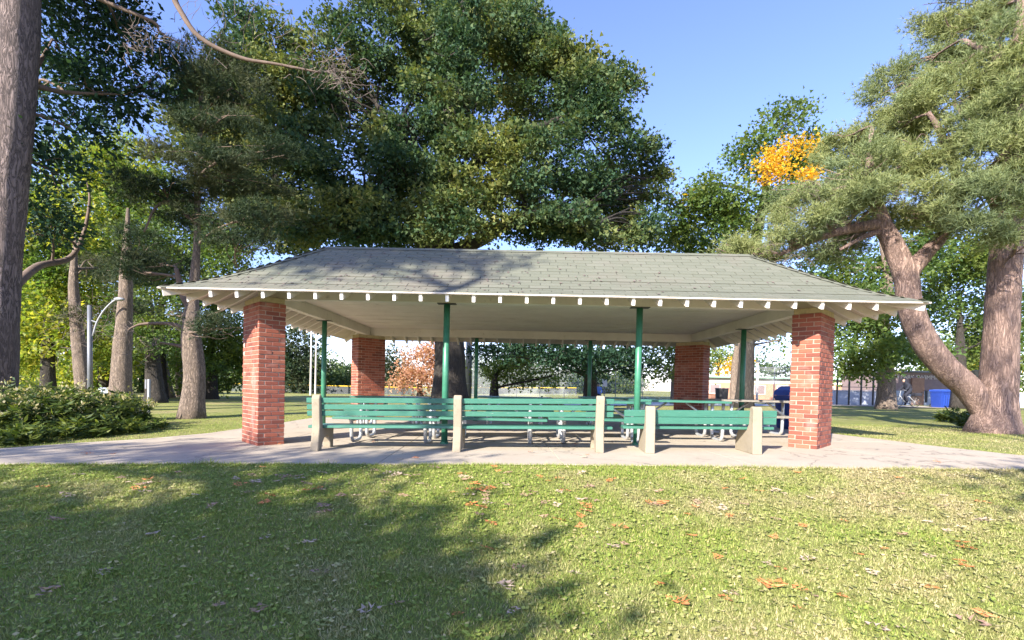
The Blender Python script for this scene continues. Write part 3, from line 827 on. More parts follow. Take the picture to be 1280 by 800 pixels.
def tree(name, label, base, trunk, radii, blobs, leafm, barkm, kind='leaf', size=.16, per_m2=1.2, per=40, sig=.38, group=None,
         limb_r=.12, twigs=5, extra=None, seg=12, up=.5, shell=.62, needle=(.14, .010, 9), fork=.55, extra_limbs=(), second=(), roots=True, cat='tree', asp=.7, lm=None, jag=.05, tri=True):
    """trunk: polyline of world points from the base up; blobs: world ellipsoids of foliage, each fed by a limb"""
    base = np.asarray(base, float); o = thing(name, label, cat, base, 0, group)
    P = bezier([np.asarray(p, float)-base for p in trunk], max(10, 4*len(trunk)))
    rr = np.interp(np.linspace(0, 1, len(P)), np.linspace(0, 1, len(radii)), radii)
    if roots: rr[0] *= 1.25; rr[1] *= 1.06; P[0] = P[0]-np.array([0, 0, .15])
    MB().tube(P, list(rr), seg, True, jag).build('trunk', barkm, o, True)
    lb = MB(); top = len(P); cand = [(P[i], rr[i]) for i in range(int(top*.3), top)]
    for pts, r0, r1 in tuple(extra_limbs)+tuple(second):
        q = bezier([np.asarray(p)-base for p in pts], 5*len(pts)); ra = np.linspace(r0, r1, len(q)); cand += [(q[i], ra[i]) for i in range(len(q)//3, len(q))]
        if not any(pts is z_[0] for z_ in second):
            bo = MB(); bo.tube(q, list(ra), 10, True, .06); bo.build('bough', lm or barkm, o, True)
    for bi, (c, r) in enumerate(blobs):
        c = np.asarray(c)-base; r = np.asarray(r)
        # leave the nearest wood at or below the clump
        a, ra = min(cand, key=lambda w_: np.linalg.norm(w_[0]-c)+1.2*max(0, w_[0][2]-c[2])+.25*abs(w_[0][2]-(c[2]-.4*np.linalg.norm((w_[0]-c)[:2]))))
        r0 = min(ra*.7, limb_r*(.6+.6*random.random()))
        mid = a*.5+c*.5+np.array([random.uniform(-.12, .12), random.uniform(-.12, .12), random.uniform(-.02, .16)])*np.linalg.norm(c-a)
        q = bezier([a, a*.78+mid*.22+np.array([0, 0, .03*np.linalg.norm(c-a)]), mid, c], 12)
        lb.tube(q, list(np.linspace(r0, .02+.1*r0, len(q))), 7, True, .08)
        for _ in range(twigs):
            i = random.randint(int(len(q)*.45), len(q)-1); v = rng.normal(0, 1, 3); v /= np.linalg.norm(v); e = c+v*r*.92; s0 = q[i]
            mm = (s0+e)/2+rng.normal(0, .12, 3)*np.linalg.norm(e-s0)
            lb.tube(bezier([s0, mm, e], 6), list(np.linspace(max(.014, r0*.32), .006, 7)), 5, False)
    if lb.n: tag(lb.build('branches', lm or barkm, o, True), kind='stuff')
    C, D = clumps([(np.asarray(c)-base, r) for c, r in blobs], per_m2, shell)
    if kind == 'leaf':
        Pn, Dd = spread_leaves(C, D, per, sig); V, F = leaf_cloud(Pn, Dd, size, asp, up, tri=tri)
    else:
        Pn, Dd = spread_leaves(C, D*.8+np.array([0, 0, .3]), per, sig); V, F = needle_cloud(Pn, Dd*.6+np.array([0, 0, .35]), *needle)
    link('crown', fast_mesh('crown', V, F, leafm), o)
    if extra:
        for nm, bl, mt_, sz, pm, pr, sg in extra:
            C, D = clumps([(np.asarray(c)-base, r) for c, r in bl], pm, .3)
            Pn, Dd = spread_leaves(C, D, pr, sg); V, F = leaf_cloud(Pn, Dd, sz, asp, up, tri=tri); tag(link(nm, fast_mesh(nm, V, F, mt_), o), kind='stuff')
    return o
def dead_twigs(o, centres, spread, n, mt_, name='dead_twigs'):
    """bare twiggy sprays: many thin crooked twigs in one part"""
    base = np.array(o.location); b = MB()
    for c, dirv in centres:
        c = np.asarray(c)-base; dirv = np.asarray(dirv, float)
        for _ in range(n):
            p = c+rng.normal(0, spread*.35, 3); d = dirv*.6+rng.normal(0, .5, 3); d /= np.linalg.norm(d); l = spread*random.uniform(.4, 1.1); pts = [p]
            for k in range(4): d = d+rng.normal(0, .3, 3); d /= np.linalg.norm(d); pts.append(pts[-1]+d*l/4)
            b.tube(pts, [.0065, .0058, .005, .004, .003], 3, False)
    tag(b.build(name, mt_, o), kind='stuff')

def G(px, d):
    p = at(px, 500, d); return np.array([p[0], p[1], gz(p[0], p[1])])

# ---- the big oak behind the pavilion
d = 22.0
ob = [(600, 70, 85, 60), (520, 135, 75, 50), (680, 120, 62, 50), (735, 195, 50, 58), (455, 215, 70, 50), (605, 205, 80, 45), (700, 245, 62, 36), (385, 250, 55, 42),
      (755, 265, 40, 28), (480, 50, 60, 50), (560, -30, 100, 50), (640, 45, 50, 45), (395, 130, 50, 42), (775, 225, 28, 36), (355, 290, 44, 20), (520, 250, 70, 32), (430, 285, 60, 20), (335, 215, 40, 35),
      (725, 112, 32, 32), (655, 280, 34, 14), (758, 140, 28, 26), (775, 290, 26, 14), (685, 62, 28, 28), (415, 60, 42, 36)]
blobs = [to_blob(a, b, c, e, d+random.uniform(-3.0, 3.0)) for a, b, c, e in ob]
blobs += [to_blob(a, b, c, e, dd) for a, b, c, e, dd in [(540, 262, 34, 20, 18.4), (465, 268, 34, 20, 18.2), (500, 205, 34, 22, 18.4), (600, 250, 28, 18, 18.6), (575, 165, 32, 22, 18.6), (510, 150, 30, 20, 18.5), (640, 225, 32, 20, 18.8), (415, 265, 32, 20, 18.6), (455, 292, 44, 10, 18.5), (520, 290, 36, 12, 18.4), (575, 285, 34, 12, 18.4), (555, 255, 26, 16, 18.2), (380, 290, 36, 12, 18.6), (560, 225, 26, 16, 18.3), (575, 65, 36, 20, 19), (570, 115, 34, 18, 18.8), (585, 20, 38, 20, 19.2), (548, 40, 28, 18, 19), (560, 145, 26, 14, 18.8), (700, 268, 34, 12, 18.6), (655, 268, 26, 9, 18.8), (735, 280, 26, 10, 18.8), (690, 294, 38, 12, 20), (738, 300, 36, 11, 20), (775, 300, 26, 12, 20.5), (600, 288, 26, 8, 19), (715, 285, 30, 12, 21), (800, 285, 14, 12, 20.5), (480, 300, 40, 8, 19), (535, 100, 32, 20, 19), (655, 175, 28, 18, 19)]]
blobs += [to_blob(a, b, c, e, d+random.uniform(-1.5, 1.5)) for a, b, c, e in [(818, 205, 11, 15), (805, 175, 12, 11), (790, 112, 10, 12), (772, 95, 9, 9), (748, 118, 12, 12), (728, 78, 10, 10), (712, 95, 12, 10), (700, 66, 9, 9), (682, 30, 13, 13), (660, 5, 12, 12), (820, 240, 9, 9), (808, 270, 10, 10), (828, 222, 6, 5), (645, -8, 13, 10), (760, 102, 7, 8), (812, 190, 7, 9), (800, 250, 11, 10), (805, 298, 10, 8), (330, 255, 12, 10), (345, 180, 14, 12), (365, 150, 12, 12), (300, 270, 10, 8)]]
blobs += [to_blob(a, b, c, e, dd) for a, b, c, e, dd in [(300, 85, 46, 24, 20.5), (330, 160, 46, 28, 20), (280, 170, 42, 24, 20), (258, 112, 36, 20, 20.5), (312, 230, 46, 24, 20), (372, 95, 36, 26, 20), (238, 195, 28, 20, 19.5), (342, 45, 36, 20, 20.5), (385, 185, 40, 30, 19.5), (350, 270, 46, 18, 19.5), (290, 30, 26, 16, 21), (225, 150, 26, 16, 20)]]
for k in range(14):
    blobs.append(to_blob(random.uniform(215, 400), random.uniform(40, 250), 14, 11, random.uniform(19, 21)))
base = G(563, d)
trunk = [base, at(562, 430, d), at(556, 350, d), at(553, 290, d), at(556, 230, d-.5), at(560, 150, d-.3), at(575, 60, d), at(580, -10, d)]
el = [([at(556, 320, d), at(600, 300, d-1), at(640, 278, d-2), at(700, 272, d-2.5), at(735, 290, d-3)], .36, .10),
      ([at(554, 310, d), at(500, 290, d-1), at(440, 285, d-2), at(380, 270, d-2.3), at(310, 230, d-2.2), at(270, 175, d-2)], .36, .06),
      ([at(556, 250, d), at(600, 200, d-1), at(660, 165, d-1.5), at(720, 140, d-1)], .28, .08),
      ([at(556, 240, d), at(510, 180, d-1), at(470, 130, d-1)], .28, .08)]
tree('oak_tree', 'huge spreading oak with a dense dark green crown rising behind the pavilion roof', base, trunk, [.80, .66, .62, .55, .42, .32, .22, .12], blobs, M['oak'], M['bark_oak'],
     size=.18, per_m2=1.45, per=145, sig=.27, limb_r=.2, twigs=8, extra_limbs=el, seg=16, shell=.5)
# its low hanging boughs seen under the roof
lowb = [to_blob(a, b, c, e, dd) for a, b, c, e, dd in [(735, 450, 46, 20, 24), (700, 438, 40, 16, 22.5), (772, 442, 32, 18, 25), (620, 440, 24, 10, 23), (660, 430, 45, 9, 23), (600, 443, 12, 14, 24), (797, 455, 16, 18, 27)]]
b2 = G(738, 27)
tree('oak_tree', 'dark leafy oak with low hanging boughs seen under the pavilion ceiling', b2, [b2, at(738, 470, 27), at(735, 430, 27), at(735, 380, 27)], [.42, .34, .3, .2], lowb, M['oakdark'], M['bark_oak'], size=.18, per_m2=1.5, per=85, sig=.32, limb_r=.12, shell=.4)

# ---- near trunk at the far left, with boughs overhead
d = 11.0
base = G(-14, d)
trunk = [base, at(-6, 430, d), at(0, 330, d), at(12, 200, d), at(20, 80, d), at(24, -60, d), at(30, -260, d), at(34, -480, d)]
blobs = [to_blob(a, b, c, e, dd) for a, b, c, e, dd in [(85, 60, 38, 40, 12.5), (120, 115, 45, 32, 12.5), (150, 50, 42, 38, 13), (95, 165, 40, 25, 12), (165, 120, 30, 25, 13), (70, 215, 30, 30, 12), (50, 120, 30, 40, 13), (200, 95, 30, 20, 13.2), (110, 10, 60, 30, 13), (35, 250, 25, 30, 12.5), (60, 285, 30, 18, 13)]]
blobs += [(base+np.array(c), r) for c, r in [((.3, .5, 11.5), (2.0, 1.8, .8)), ((1.8, 1.2, 12.6), (1.8, 1.6, .8)), ((.4, 2.0, 14.0), (2.0, 1.8, .9)), ((-.6, 1.5, 15.6), (1.9, 1.7, .9)), ((1.2, -1.0, 14.6), (1.7, 1.6, .8)), ((.6, .6, 16.6), (1.5, 1.4, .8)), ((2.8, 0, 13.4), (1.3, 1.3, .6))]]
el = [([at(22, -30, d), at(90, -15, d+.3), at(150, 10, d+.6), at(193, 28, d+.8), at(200, 40, d+.9), at(225, 55, d+1)], .065, .015),
      ([at(24, -90, d), at(120, -60, d-.5), at(205, -20, d-.8), at(222, 8, d-.8), at(250, 47, d-.7), at(300, 72, d-.5), at(345, 80, d-.4), at(402, 91, d-.2)], .085, .02),
      ([at(4, 375, d+.2), at(24, 352, d+1), at(50, 332, d+2), at(88, 322, d+3), at(105, 290, d+3.4), at(112, 250, d+3.5), at(108, 225, d+3.6)], .13, .012),
      ([at(16, 130, d), at(40, 95, d+.4), at(60, 60, d+.8)], .09, .03), ([at(18, 100, d), at(80, 115, d+1), at(150, 118, d+1.6)], .08, .02)]
near = tree('pine_tree', 'tall near tree at the left edge with thick grey trunk and bare boughs overhead', base, trunk, [.46, .39, .36, .37, .39, .36, .25], blobs, M['oakdark'], M['bark_near'],
            size=.13, per_m2=1.9, per=110, sig=.28, limb_r=.05, twigs=5, extra_limbs=el, seg=24, lm=M['limb'], jag=.03, tri=False, asp=.5, shell=.4)
dead_twigs(near, [(at(x, y, dd), (.6, 0, -.2)) for x, y, dd in [(402, 95, d-.2), (425, 105, d), (435, 85, d), (415, 70, d), (440, 115, d+.2), (395, 75, d-.2), (170, 40, d+.7), (160, 50, d+.7), (190, 45, d+.8), (370, 88, d-.3)]], .62, 17, M['twig'])
dead_twigs(near, [(at(x, y, dd), (.1, 0, .9)) for x, y, dd in [(270, 40, d), (300, 30, d), (330, 25, d), (250, 20, d), (225, 60, d+1)]], .8, 9, M['twig'], 'bare_sprays')

# ---- left conifer beside the pavilion
d = 14.0
base = G(240, d)
trunk = [base, at(243, 470, d), at(239, 420, d), at(241, 375, d), at(246, 310, d), at(247, 240, d), at(250, 170, d), at(252, 90, d)]
blobs = [to_blob(a, b, c*1.08, e*.62, d+random.uniform(-1.5, 1.8)) for a, b, c, e in [(205, 235, 60, 18), (300, 232, 60, 20), (255, 195, 60, 18), (320, 268, 45, 20), (235, 270, 45, 18), (200, 330, 45, 20), (275, 150, 50, 20), (230, 120, 45, 20), (160, 340, 24, 14),
         (255, 75, 50, 25), (330, 190, 45, 20), (290, 110, 50, 25), (300, 300, 40, 14), (228, 392, 22, 14), (275, 410, 30, 22)]]
el = [([at(240, 385, d), at(228, 365, d-.1), at(220, 335, d-.2)], .16, .05), ([at(240, 415, d), at(215, 405, d-.2), at(178, 405, d-.3), at(160, 412, d-.4)], .07, .02), ([at(241, 436, d), at(222, 432, d-.2), at(200, 428, d-.4)], .08, .02),
      ([at(245, 402, d), at(262, 394, d), at(285, 384, d+.1), at(305, 360, d+.3)], .045, .008), ([at(246, 280, d), at(210, 250, d), at(160, 225, d)], .08, .02), ([at(247, 250, d), at(200, 255, d-.4), at(180, 290, d-.6)], .06, .02)]
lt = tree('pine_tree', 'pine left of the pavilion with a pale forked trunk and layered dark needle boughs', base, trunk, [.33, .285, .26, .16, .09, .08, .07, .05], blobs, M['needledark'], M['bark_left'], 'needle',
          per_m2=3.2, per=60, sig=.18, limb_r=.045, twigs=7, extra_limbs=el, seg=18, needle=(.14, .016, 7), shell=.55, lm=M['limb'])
dead_twigs(lt, [(at(x, y, d-.4), (-.4, 0, -.2)) for x, y in [(185, 428), (178, 438), (195, 430), (160, 412), (225, 400)]], .55, 16, M['twig'])

# ---- trunks further back on the left
def simple_tree(name, label, px, d, rbase, path, obl, leafm, barkm, group=None, **kw):
    b_ = G(px, d); tr = [b_]+[at(x, y, d) for x, y in path]; n = len(tr)
    return tree(name, label, b_, tr, list(np.linspace(rbase, rbase*.35, n)[:-1])+[rbase*.12], [to_blob(a, b, c, e, d+random.uniform(-1.5, 1.5)) for a, b, c, e in obl], leafm, barkm, group=group, **kw)
w1 = simple_tree('pine_tree', 'leaning pale trunk beside the street lamp behind the thicket', 108, 19, .31, [(101, 450), (95, 400), (92, 350), (95, 290)], [(98, 392, 18, 10), (122, 335, 30, 14)], M['needledark'], M['bark_left'], kind='needle', per_m2=2.4, per=40, sig=.28, needle=(.18, .022, 6))
dead_twigs(w1, [(at(x, y, 18.6), (.5, 0, -.1)) for x, y in [(100, 405), (115, 398), (130, 395), (95, 415), (110, 410), (140, 390), (88, 420)]], 1.0, 20, M['twig'])
simple_tree('pine_tree', 'straight pale trunk right of the street lamp with high dark boughs', 150, 18, .37, [(153, 440), (156, 390), (158, 330), (160, 260)], [(152, 345, 30, 15), (180, 305, 32, 15), (165, 385, 26, 10)], M['needledark'], M['bark_left'], kind='needle', per_m2=2.4, per=40, sig=.28, needle=(.18, .022, 6))
simple_tree('broadleaf_tree', 'tree with a dark flared trunk behind the thin sign post', 195, 25, .50, [(192, 470), (190, 430), (190, 380)], [(180, 430, 32, 16), (215, 415, 32, 18), (195, 385, 40, 25), (160, 420, 25, 20)], M['midgreen'], M['bark_oak'], per_m2=1.4, per=100, shell=.3)
simple_tree('broadleaf_tree', 'thin leaning trunk left of the forked pine, in the far shade', 212, 33, .34, [(207, 470), (203, 440), (200, 400)], [(205, 440, 30, 16), (225, 420, 30, 22)], M['midgreen'], M['bark_left'], per_m2=1.2, per=100, shell=.3)
simple_tree('broadleaf_tree', 'thin upright trunk close behind the forked pine', 226, 35, .30, [(224, 470), (223, 440), (222, 400)], [(235, 450, 22, 18), (245, 420, 25, 20)], M['midgreen'], M['bark_left'], per_m2=1.2, per=100, shell=.3)
for i, (px, dd, rb, obl, lb, mt_) in enumerate([
    (60, 24, .35, [(55, 300, 50, 45), (30, 350, 45, 45), (85, 345, 40, 40), (60, 400, 50, 40), (25, 430, 40, 35), (75, 255, 40, 30), (100, 430, 30, 25), (20, 270, 30, 40)], 'yellow-green maple right behind the near grey trunk', 'maple'),
    (130, 30, .35, [(125, 300, 45, 40), (140, 250, 40, 35), (110, 215, 40, 35), (150, 350, 40, 35), (120, 400, 35, 35), (165, 200, 35, 25), (150, 440, 35, 28), (90, 460, 30, 25), (170, 400, 25, 30)], 'tall light green maple behind the street lamp', 'maple'),
    (35, 36, .35, [(20, 460, 40, 30), (60, 470, 35, 20), (0, 400, 40, 50), (120, 470, 30, 22)], 'low light maple at the far left behind the thicket', 'maple'),
    (265, 32, .35, [(265, 440, 22, 35), (285, 470, 22, 25), (245, 470, 20, 22), (280, 410, 25, 25), (300, 440, 20, 40)], 'dark bushy tree filling the gap left of the front left pillar', 'midgreen'),
    (180, 45, .4, [(165, 465, 25, 22), (200, 465, 25, 20), (220, 455, 25, 25), (140, 475, 25, 18), (240, 460, 20, 25), (110, 480, 30, 16)], 'far green tree between the pale trunks on the left', 'midgreen'),
    (200, 30, .4, [(190, 240, 45, 40), (230, 290, 40, 40), (180, 320, 40, 35), (270, 340, 40, 35), (240, 370, 35, 25), (290, 290, 30, 30)], 'green broadleaf crown behind the layered pine boughs on the left', 'midgreen')]):
    simple_tree('broadleaf_tree', lb, px, dd, rb, [(px, 420), (px+4, 350)], obl, M[mt_], M['bark_oak'], per_m2=1.0, per=120, sig=.46, size=.22, limb_r=.1, twigs=3, shell=.3)

# ---- the two-stemmed pine on the right
d = 10.9
base = G(1243, d)
trunkA = [base, at(1246, 500, d), at(1250, 440, d), at(1253, 380, d), at(1257, 320, d), at(1262, 260, d), at(1268, 180, d), at(1275, 90, d), at(1285, -30, d)]
pb = [(1010, 265, 55, 24, 12), (960, 312, 40, 22, 12), (915, 315, 25, 12, 11.8), (1085, 215, 60, 28, 11.5), (1150, 190, 55, 30, 11), (1100, 165, 60, 28, 12.5), (1185, 130, 65, 32, 11.5), (1240, 85, 60, 40, 11), (1150, 100, 50, 28, 13), (1215, 45, 60, 32, 12.5), (1230, 255, 55, 30, 9.8), (1190, 235, 40, 28, 10.3),
      (1255, 190, 45, 36, 10), (1215, 5, 60, 26, 13), (1045, 240, 45, 22, 13), (1270, 290, 30, 22, 9.8), (1060, 285, 40, 16, 12.2), (1130, 265, 35, 22, 11.5), (1170, 280, 26, 18, 11), (1275, 30, 40, 40, 11.5), (985, 245, 30, 16, 13), (1060, 190, 40, 20, 13), (1030, 310, 40, 14, 12.5), (1290, 130, 40, 40, 11), (1120, 130, 40, 22, 13), (1092, 205, 36, 22, 10.4), (1262, 205, 26, 26, 9.9), (1272, 120, 26, 30, 9.9), (1268, 50, 30, 30, 10.1), (1285, 240, 24, 24, 10), (1240, 150, 28, 22, 10.2), (1075, 245, 34, 14, 10.3), (1040, 270, 34, 12, 10.6), (1105, 240, 26, 14, 10.2), (990, 300, 26, 10, 11),(1210, 165, 45, 30, 10.5)]
blobs = [to_blob(a, b, c, e, dd) for a, b, c, e, dd in pb]
q = d+.1
stemB = [at(1236, 520, q), at(1212, 487, q), at(1180, 458, q), at(1152, 420, q), at(1137, 380, q), at(1132, 345, q), at(1118, 310, q), at(1106, 285, q), at(1098, 262, q), at(1090, 230, q), at(1086, 195, q), at(1090, 160, q+.2)]
el = [([at(1133, 345, q), at(1150, 325, q), at(1166, 308, q+.1), at(1180, 292, q+.2), at(1195, 262, q)], .19, .10),
      ([at(1104, 280, q), at(1075, 284, q), at(1040, 292, q), at(1005, 305, q+.2), at(975, 318, q+.4)], .13, .04),
      ([at(1104, 288, q), at(1080, 296, q), at(1050, 312, q-.2)], .08, .03), ([at(1095, 250, q), at(1065, 235, q), at(1030, 240, q+.5)], .10, .03),
      ([at(1195, 262, q), at(1195, 215, q), at(1175, 165, q), at(1160, 140, q)], .12, .04), ([at(1258, 300, d), at(1240, 250, d-.3), at(1215, 230, d-.6)], .12, .04),
      ([at(1266, 200, d), at(1235, 165, d-.2), at(1200, 140, d)], .13, .04), ([at(1272, 110, d), at(1240, 70, d), at(1205, 50, d+.5)], .13, .04), ([at(1262, 260, d), at(1290, 220, d-.5)], .1, .04)]
pine = tree('pine_tree', 'great two-stemmed pine at the right with pinkish bark and feathery grey-green boughs', base, trunkA, [.46, .35, .31, .29, .28, .26, .23, .19, .14], blobs, M['needle'], M['bark_pine'], 'needle',
     per_m2=2.1, per=112, sig=.16, limb_r=.045, twigs=9, extra_limbs=el, seg=26, needle=(.14, .014, 8), shell=.55, lm=M['bark_pine'], jag=.025, second=((stemB, .26, .04),))
MB().tube([np.asarray(p)-base for p in bezier(stemB, 44)], list(np.interp(np.linspace(0, 1, 46), [0, .12, .3, .5, .65, .8, 1], [.26, .26, .25, .22, .16, .10, .03]))[:len(bezier(stemB, 44))], 22, True, .025).build('leaning_stem', M['bark_pine'], pine, True)
dead_twigs(pine, [(at(x, y, q+.2), (-.5, 0, -.1)) for x, y in [(1050, 300), (1030, 285), (1010, 300), (990, 312), (1065, 270), (1020, 255), (1045, 255), (970, 325), (1000, 325), (1070, 300), (1080, 255), (1100, 240)]], .6, 16, M['twig'])

# ---- trees behind on the right
simple_tree('oak_tree', 'open-crowned oak with one orange spray, between the big oak and the right pine', 930, 24, .4, [(935, 420), (940, 330), (955, 250), (965, 190)],
            [(900, 240, 28, 24), (942, 195, 30, 26), (985, 150, 24, 16), (925, 285, 30, 20), (965, 240, 28, 20), (880, 232, 14, 12), (905, 268, 24, 16), (1000, 210, 26, 22), (1015, 180, 22, 18)], M['midgreen'], M['bark_oak'],
            per_m2=1.4, per=130, sig=.34, size=.19, shell=.35, extra=[('orange_spray', [to_blob(990, 203, 24, 17, 22.5), to_blob(1000, 182, 18, 9, 22.5), to_blob(968, 222, 8, 8, 22.5), to_blob(1012, 215, 7, 6, 22.5), to_blob(960, 205, 5, 4, 22.5), to_blob(1005, 225, 5, 4, 22.5), to_blob(978, 190, 8, 6, 22.5)], M['orange'], .15, 1.3, 60, .26)])
simple_tree('oak_tree', 'young oak with a yellowing top over the right end of the roof ridge', 855, 26, .3, [(857, 430), (858, 350), (857, 300)],
            [(853, 265, 22, 14), (865, 300, 30, 16), (840, 300, 16, 14), (885, 312, 22, 12), (850, 285, 16, 12)], M['midgreen'], M['bark_oak'], per_m2=1.5, per=120, sig=.34, size=.19, shell=.35, extra=[('yellow_spray', [to_blob(853, 260, 15, 8, 24.5)], M['orange'], .19, .9, 30, .3)])
simple_tree('broadleaf_tree', 'mottled sunlit trunk before the swimming pool building, hung with green boughs', 1108, 25, .44, [(1108, 480), (1106, 440), (1104, 400), (1110, 350), (1100, 300)],
            [(1080, 440, 34, 26), (1065, 410, 28, 22), (1132, 432, 30, 18), (1152, 440, 24, 10), (1095, 395, 30, 24), (1060, 360, 34, 26), (1035, 335, 34, 24), (1110, 340, 45, 28), (1150, 300, 40, 28), (1075, 455, 26, 14)], M['midgreen'], M['bark_left'], per_m2=1.2, per=130, sig=.38, size=.2, limb_r=.12, shell=.3)
simple_tree('broadleaf_tree', 'green tree filling the gap between the two pine stems', 1200, 30, .4, [(1200, 440), (1200, 380)],
            [(1195, 350, 36, 26), (1215, 395, 36, 22), (1180, 385, 22, 16), (1225, 430, 25, 22), (1190, 320, 40, 26), (1235, 330, 32, 32), (1160, 365, 14, 14), (1270, 400, 30, 40), (1275, 460, 25, 30)], M['midgreen'], M['bark_oak'], per_m2=1.0, per=110, sig=.45, size=.22, shell=.3)
simple_tree('broadleaf_tree', 'lime yellow tree far behind the pale lamp mast on the right', 1200, 46, .4, [(1200, 470), (1200, 440)], [(1190, 440, 28, 22), (1215, 450, 28, 20), (1170, 450, 20, 16), (1230, 440, 20, 22), (1200, 470, 40, 10)], M['lime'], M['bark_oak'], per_m2=.8, per=90, sig=.5, size=.28)
simple_tree('broadleaf_tree', 'small golden autumn tree beside the thick right pine trunk', 1252, 40, .25, [(1252, 475)], [(1253, 460, 14, 12), (1245, 468, 10, 8)], M['orange'], M['bark_oak'], per_m2=1.0, per=36, sig=.4, size=.26)
simple_tree('broadleaf_tree', 'pale lime tree seen under the roof just right of the rear steel post', 618, 30, .34, [(618, 480), (622, 460)], [(640, 464, 28, 17), (615, 470, 14, 12), (660, 450, 24, 16), (690, 470, 18, 10), (640, 445, 20, 12)], M['lime'], M['bark_oak'], per_m2=1.2, per=110, sig=.36, size=.2, shell=.3)
simple_tree('broadleaf_tree', 'lime tree with a sunlit straight trunk left of the right rear pillar', 845, 31, .36, [(845, 470), (846, 440)], [(855, 448, 25, 18), (830, 445, 20, 14), (812, 460, 14, 10), (870, 455, 14, 22), (832, 470, 10, 10)], M['lime'], M['bark_left'], per_m2=1.2, per=110, sig=.36, size=.2, shell=.3)
simple_tree('broadleaf_tree', 'pale cut-back trunk beside the right steel post, before the salmon wall', 918, 28, .25, [(918, 470), (920, 445), (924, 415), (926, 380)], [(925, 395, 10, 8), (950, 425, 18, 10), (975, 425, 22, 10)], M['midgreen'], M['bark_left'], per_m2=1.2, per=36, sig=.32, size=.2)
simple_tree('broadleaf_tree', 'russet brown autumn tree beyond the ball field, by the left rear pillar', 525, 55, .4, [(525, 480), (527, 460)], [(528, 455, 24, 20), (545, 475, 20, 18), (512, 475, 18, 14), (540, 440, 20, 14), (560, 460, 16, 24)], M['russet'], M['bark_oak'], per_m2=.8, per=60, sig=.55, size=.30)
simple_tree('broadleaf_tree', 'bright lime tree behind the salmon wall under the roof edge', 898, 52, .4, [(898, 450)], [(897, 430, 18, 20), (912, 445, 16, 14), (890, 455, 14, 14)], M['lime'], M['bark_oak'], per_m2=.9, per=40, sig=.5, size=.3)
simple_tree('broadleaf_tree', 'orange tree peeping over the flat roof of the salmon building', 915, 49, .3, [(915, 470)], [(912, 462, 16, 9), (922, 455, 10, 9)], M['orange'], M['bark_oak'], per_m2=1.0, per=40, sig=.45, size=.28)
simple_tree('conifer_tree', 'dull green conifer over the pool building between post and right pillar', 965, 60, .4, [(965, 450)], [(962, 455, 14, 12), (975, 462, 18, 8), (950, 462, 12, 8), (1000, 460, 18, 10)], M['distant'], M['bark_oak'], per_m2=.6, per=40, sig=.6, size=.34)
# tree line beyond the ball field
far = [(372, 440, 22, 40, 60, 'needledark'), (350, 470, 18, 26, 62, 'distant'), (410, 470, 22, 18, 75, 'lime'), (432, 465, 18, 22, 70, 'distant'), (455, 478, 20, 14, 80, 'lime'), (492, 462, 14, 26, 66, 'needledark'), (500, 480, 16, 12, 72, 'lime'), (392, 462, 14, 24, 68, 'midgreen'),
       (585, 470, 20, 26, 78, 'distant'), (700, 468, 40, 26, 85, 'distant'), (760, 470, 40, 24, 90, 'midgreen'), (640, 470, 36, 22, 88, 'distant'), (320, 470, 24, 30, 64, 'midgreen'), (290, 470, 24, 32, 66, 'distant')]
flabs = ['dark conifer beyond the ball field just right of the left pillar', 'dull green tree beside the dark conifer beyond the field', 'lime tree far beyond the field left of the side post', 'grey-green tree far beyond the field right of the side post', 'low lime tree next to the left rear pillar', 'dark conifer just right of the left rear pillar',
         'small lime tree below the russet one', 'mid green tree behind the two pale masts', 'far dull tree left of the rear post', 'far wide dull tree behind the low boughs', 'far mid green tree behind the front right post', 'far dull tree behind the pale lime one', 'far green tree hidden mostly by the left pillar', 'far dull tree left of the left pillar']
for (px, py, rx, ry, dd, mt_), lb in zip(far, flabs):
    b_ = G(px, dd); simple_tree('distant_tree', lb, px, dd, .35, [(px, py+10)], [(px, py, rx, ry), (px+rx*.5, py+ry*.35, rx*.7, ry*.6), (px-rx*.5, py+ry*.4, rx*.7, ry*.6), (px, py+ry*.9, rx, ry*.4)], M[mt_], M['bark_oak'], group='trees beyond the ball field', per_m2=.4, per=70, sig=.75, size=.42, twigs=1, limb_r=.1)

# ---- trees standing behind the viewer, whose shade falls on the lawn and roof
def shade_tree(label, x, y, h, r0, obl, leafm, **kw):
    b_ = np.array([x, y, gz(x, y)]); tr = [b_, b_+(0.1, 0, h*.35), b_+(-.1, .1, h*.7), b_+(0, 0, h)]
    return tree('oak_tree', label, b_, tr, [r0, r0*.8, r0*.6, .08], [(np.array(c), r) for c, r in obl], leafm, M['bark_oak'], size=.20, **kw)
def up_sun(x, y, z, h):
    """the place at height h whose shade falls on x,y,z"""
    k = (h-z)/math.tan(SUN_EL); return (x-math.sin(SUN_AZ)*k, y-math.cos(SUN_AZ)*k, h)
lo = [(up_sun(x, y, -.5, h), r) for x, y, h, r in [(-6.6, -4.6, 5.6, (1.3, 1.1, .6)), (-4.6, -5.3, 5.4, (1.5, 1.2, .7)), (-2.8, -4.6, 5.7, (1.3, 1.0, .6)), (-1.9, -5.5, 5.4, (1.3, 1.2, .6)), (-3.4, -6.6, 5.0, (1.5, 1.2, .6)), (-1.9, -3.5, 6.0, (.9, .6, .3)),
      (-5.0, -3.5, 6.1, (.9, .6, .3)), (-5.8, -6.3, 5.2, (1.5, 1.2, .6)), (-3.6, -5.4, 5.9, (1.3, 1.0, .5)), (-2.3, -6.2, 5.6, (1.3, 1.0, .5)), (-1.75, -4.5, 5.8, (.9, .8, .4)), (-7.8, -5.2, 5.9, (1.5, 1.2, .6)), (-1.5, -6.6, 5.1, (1.1, 1.0, .5))]]
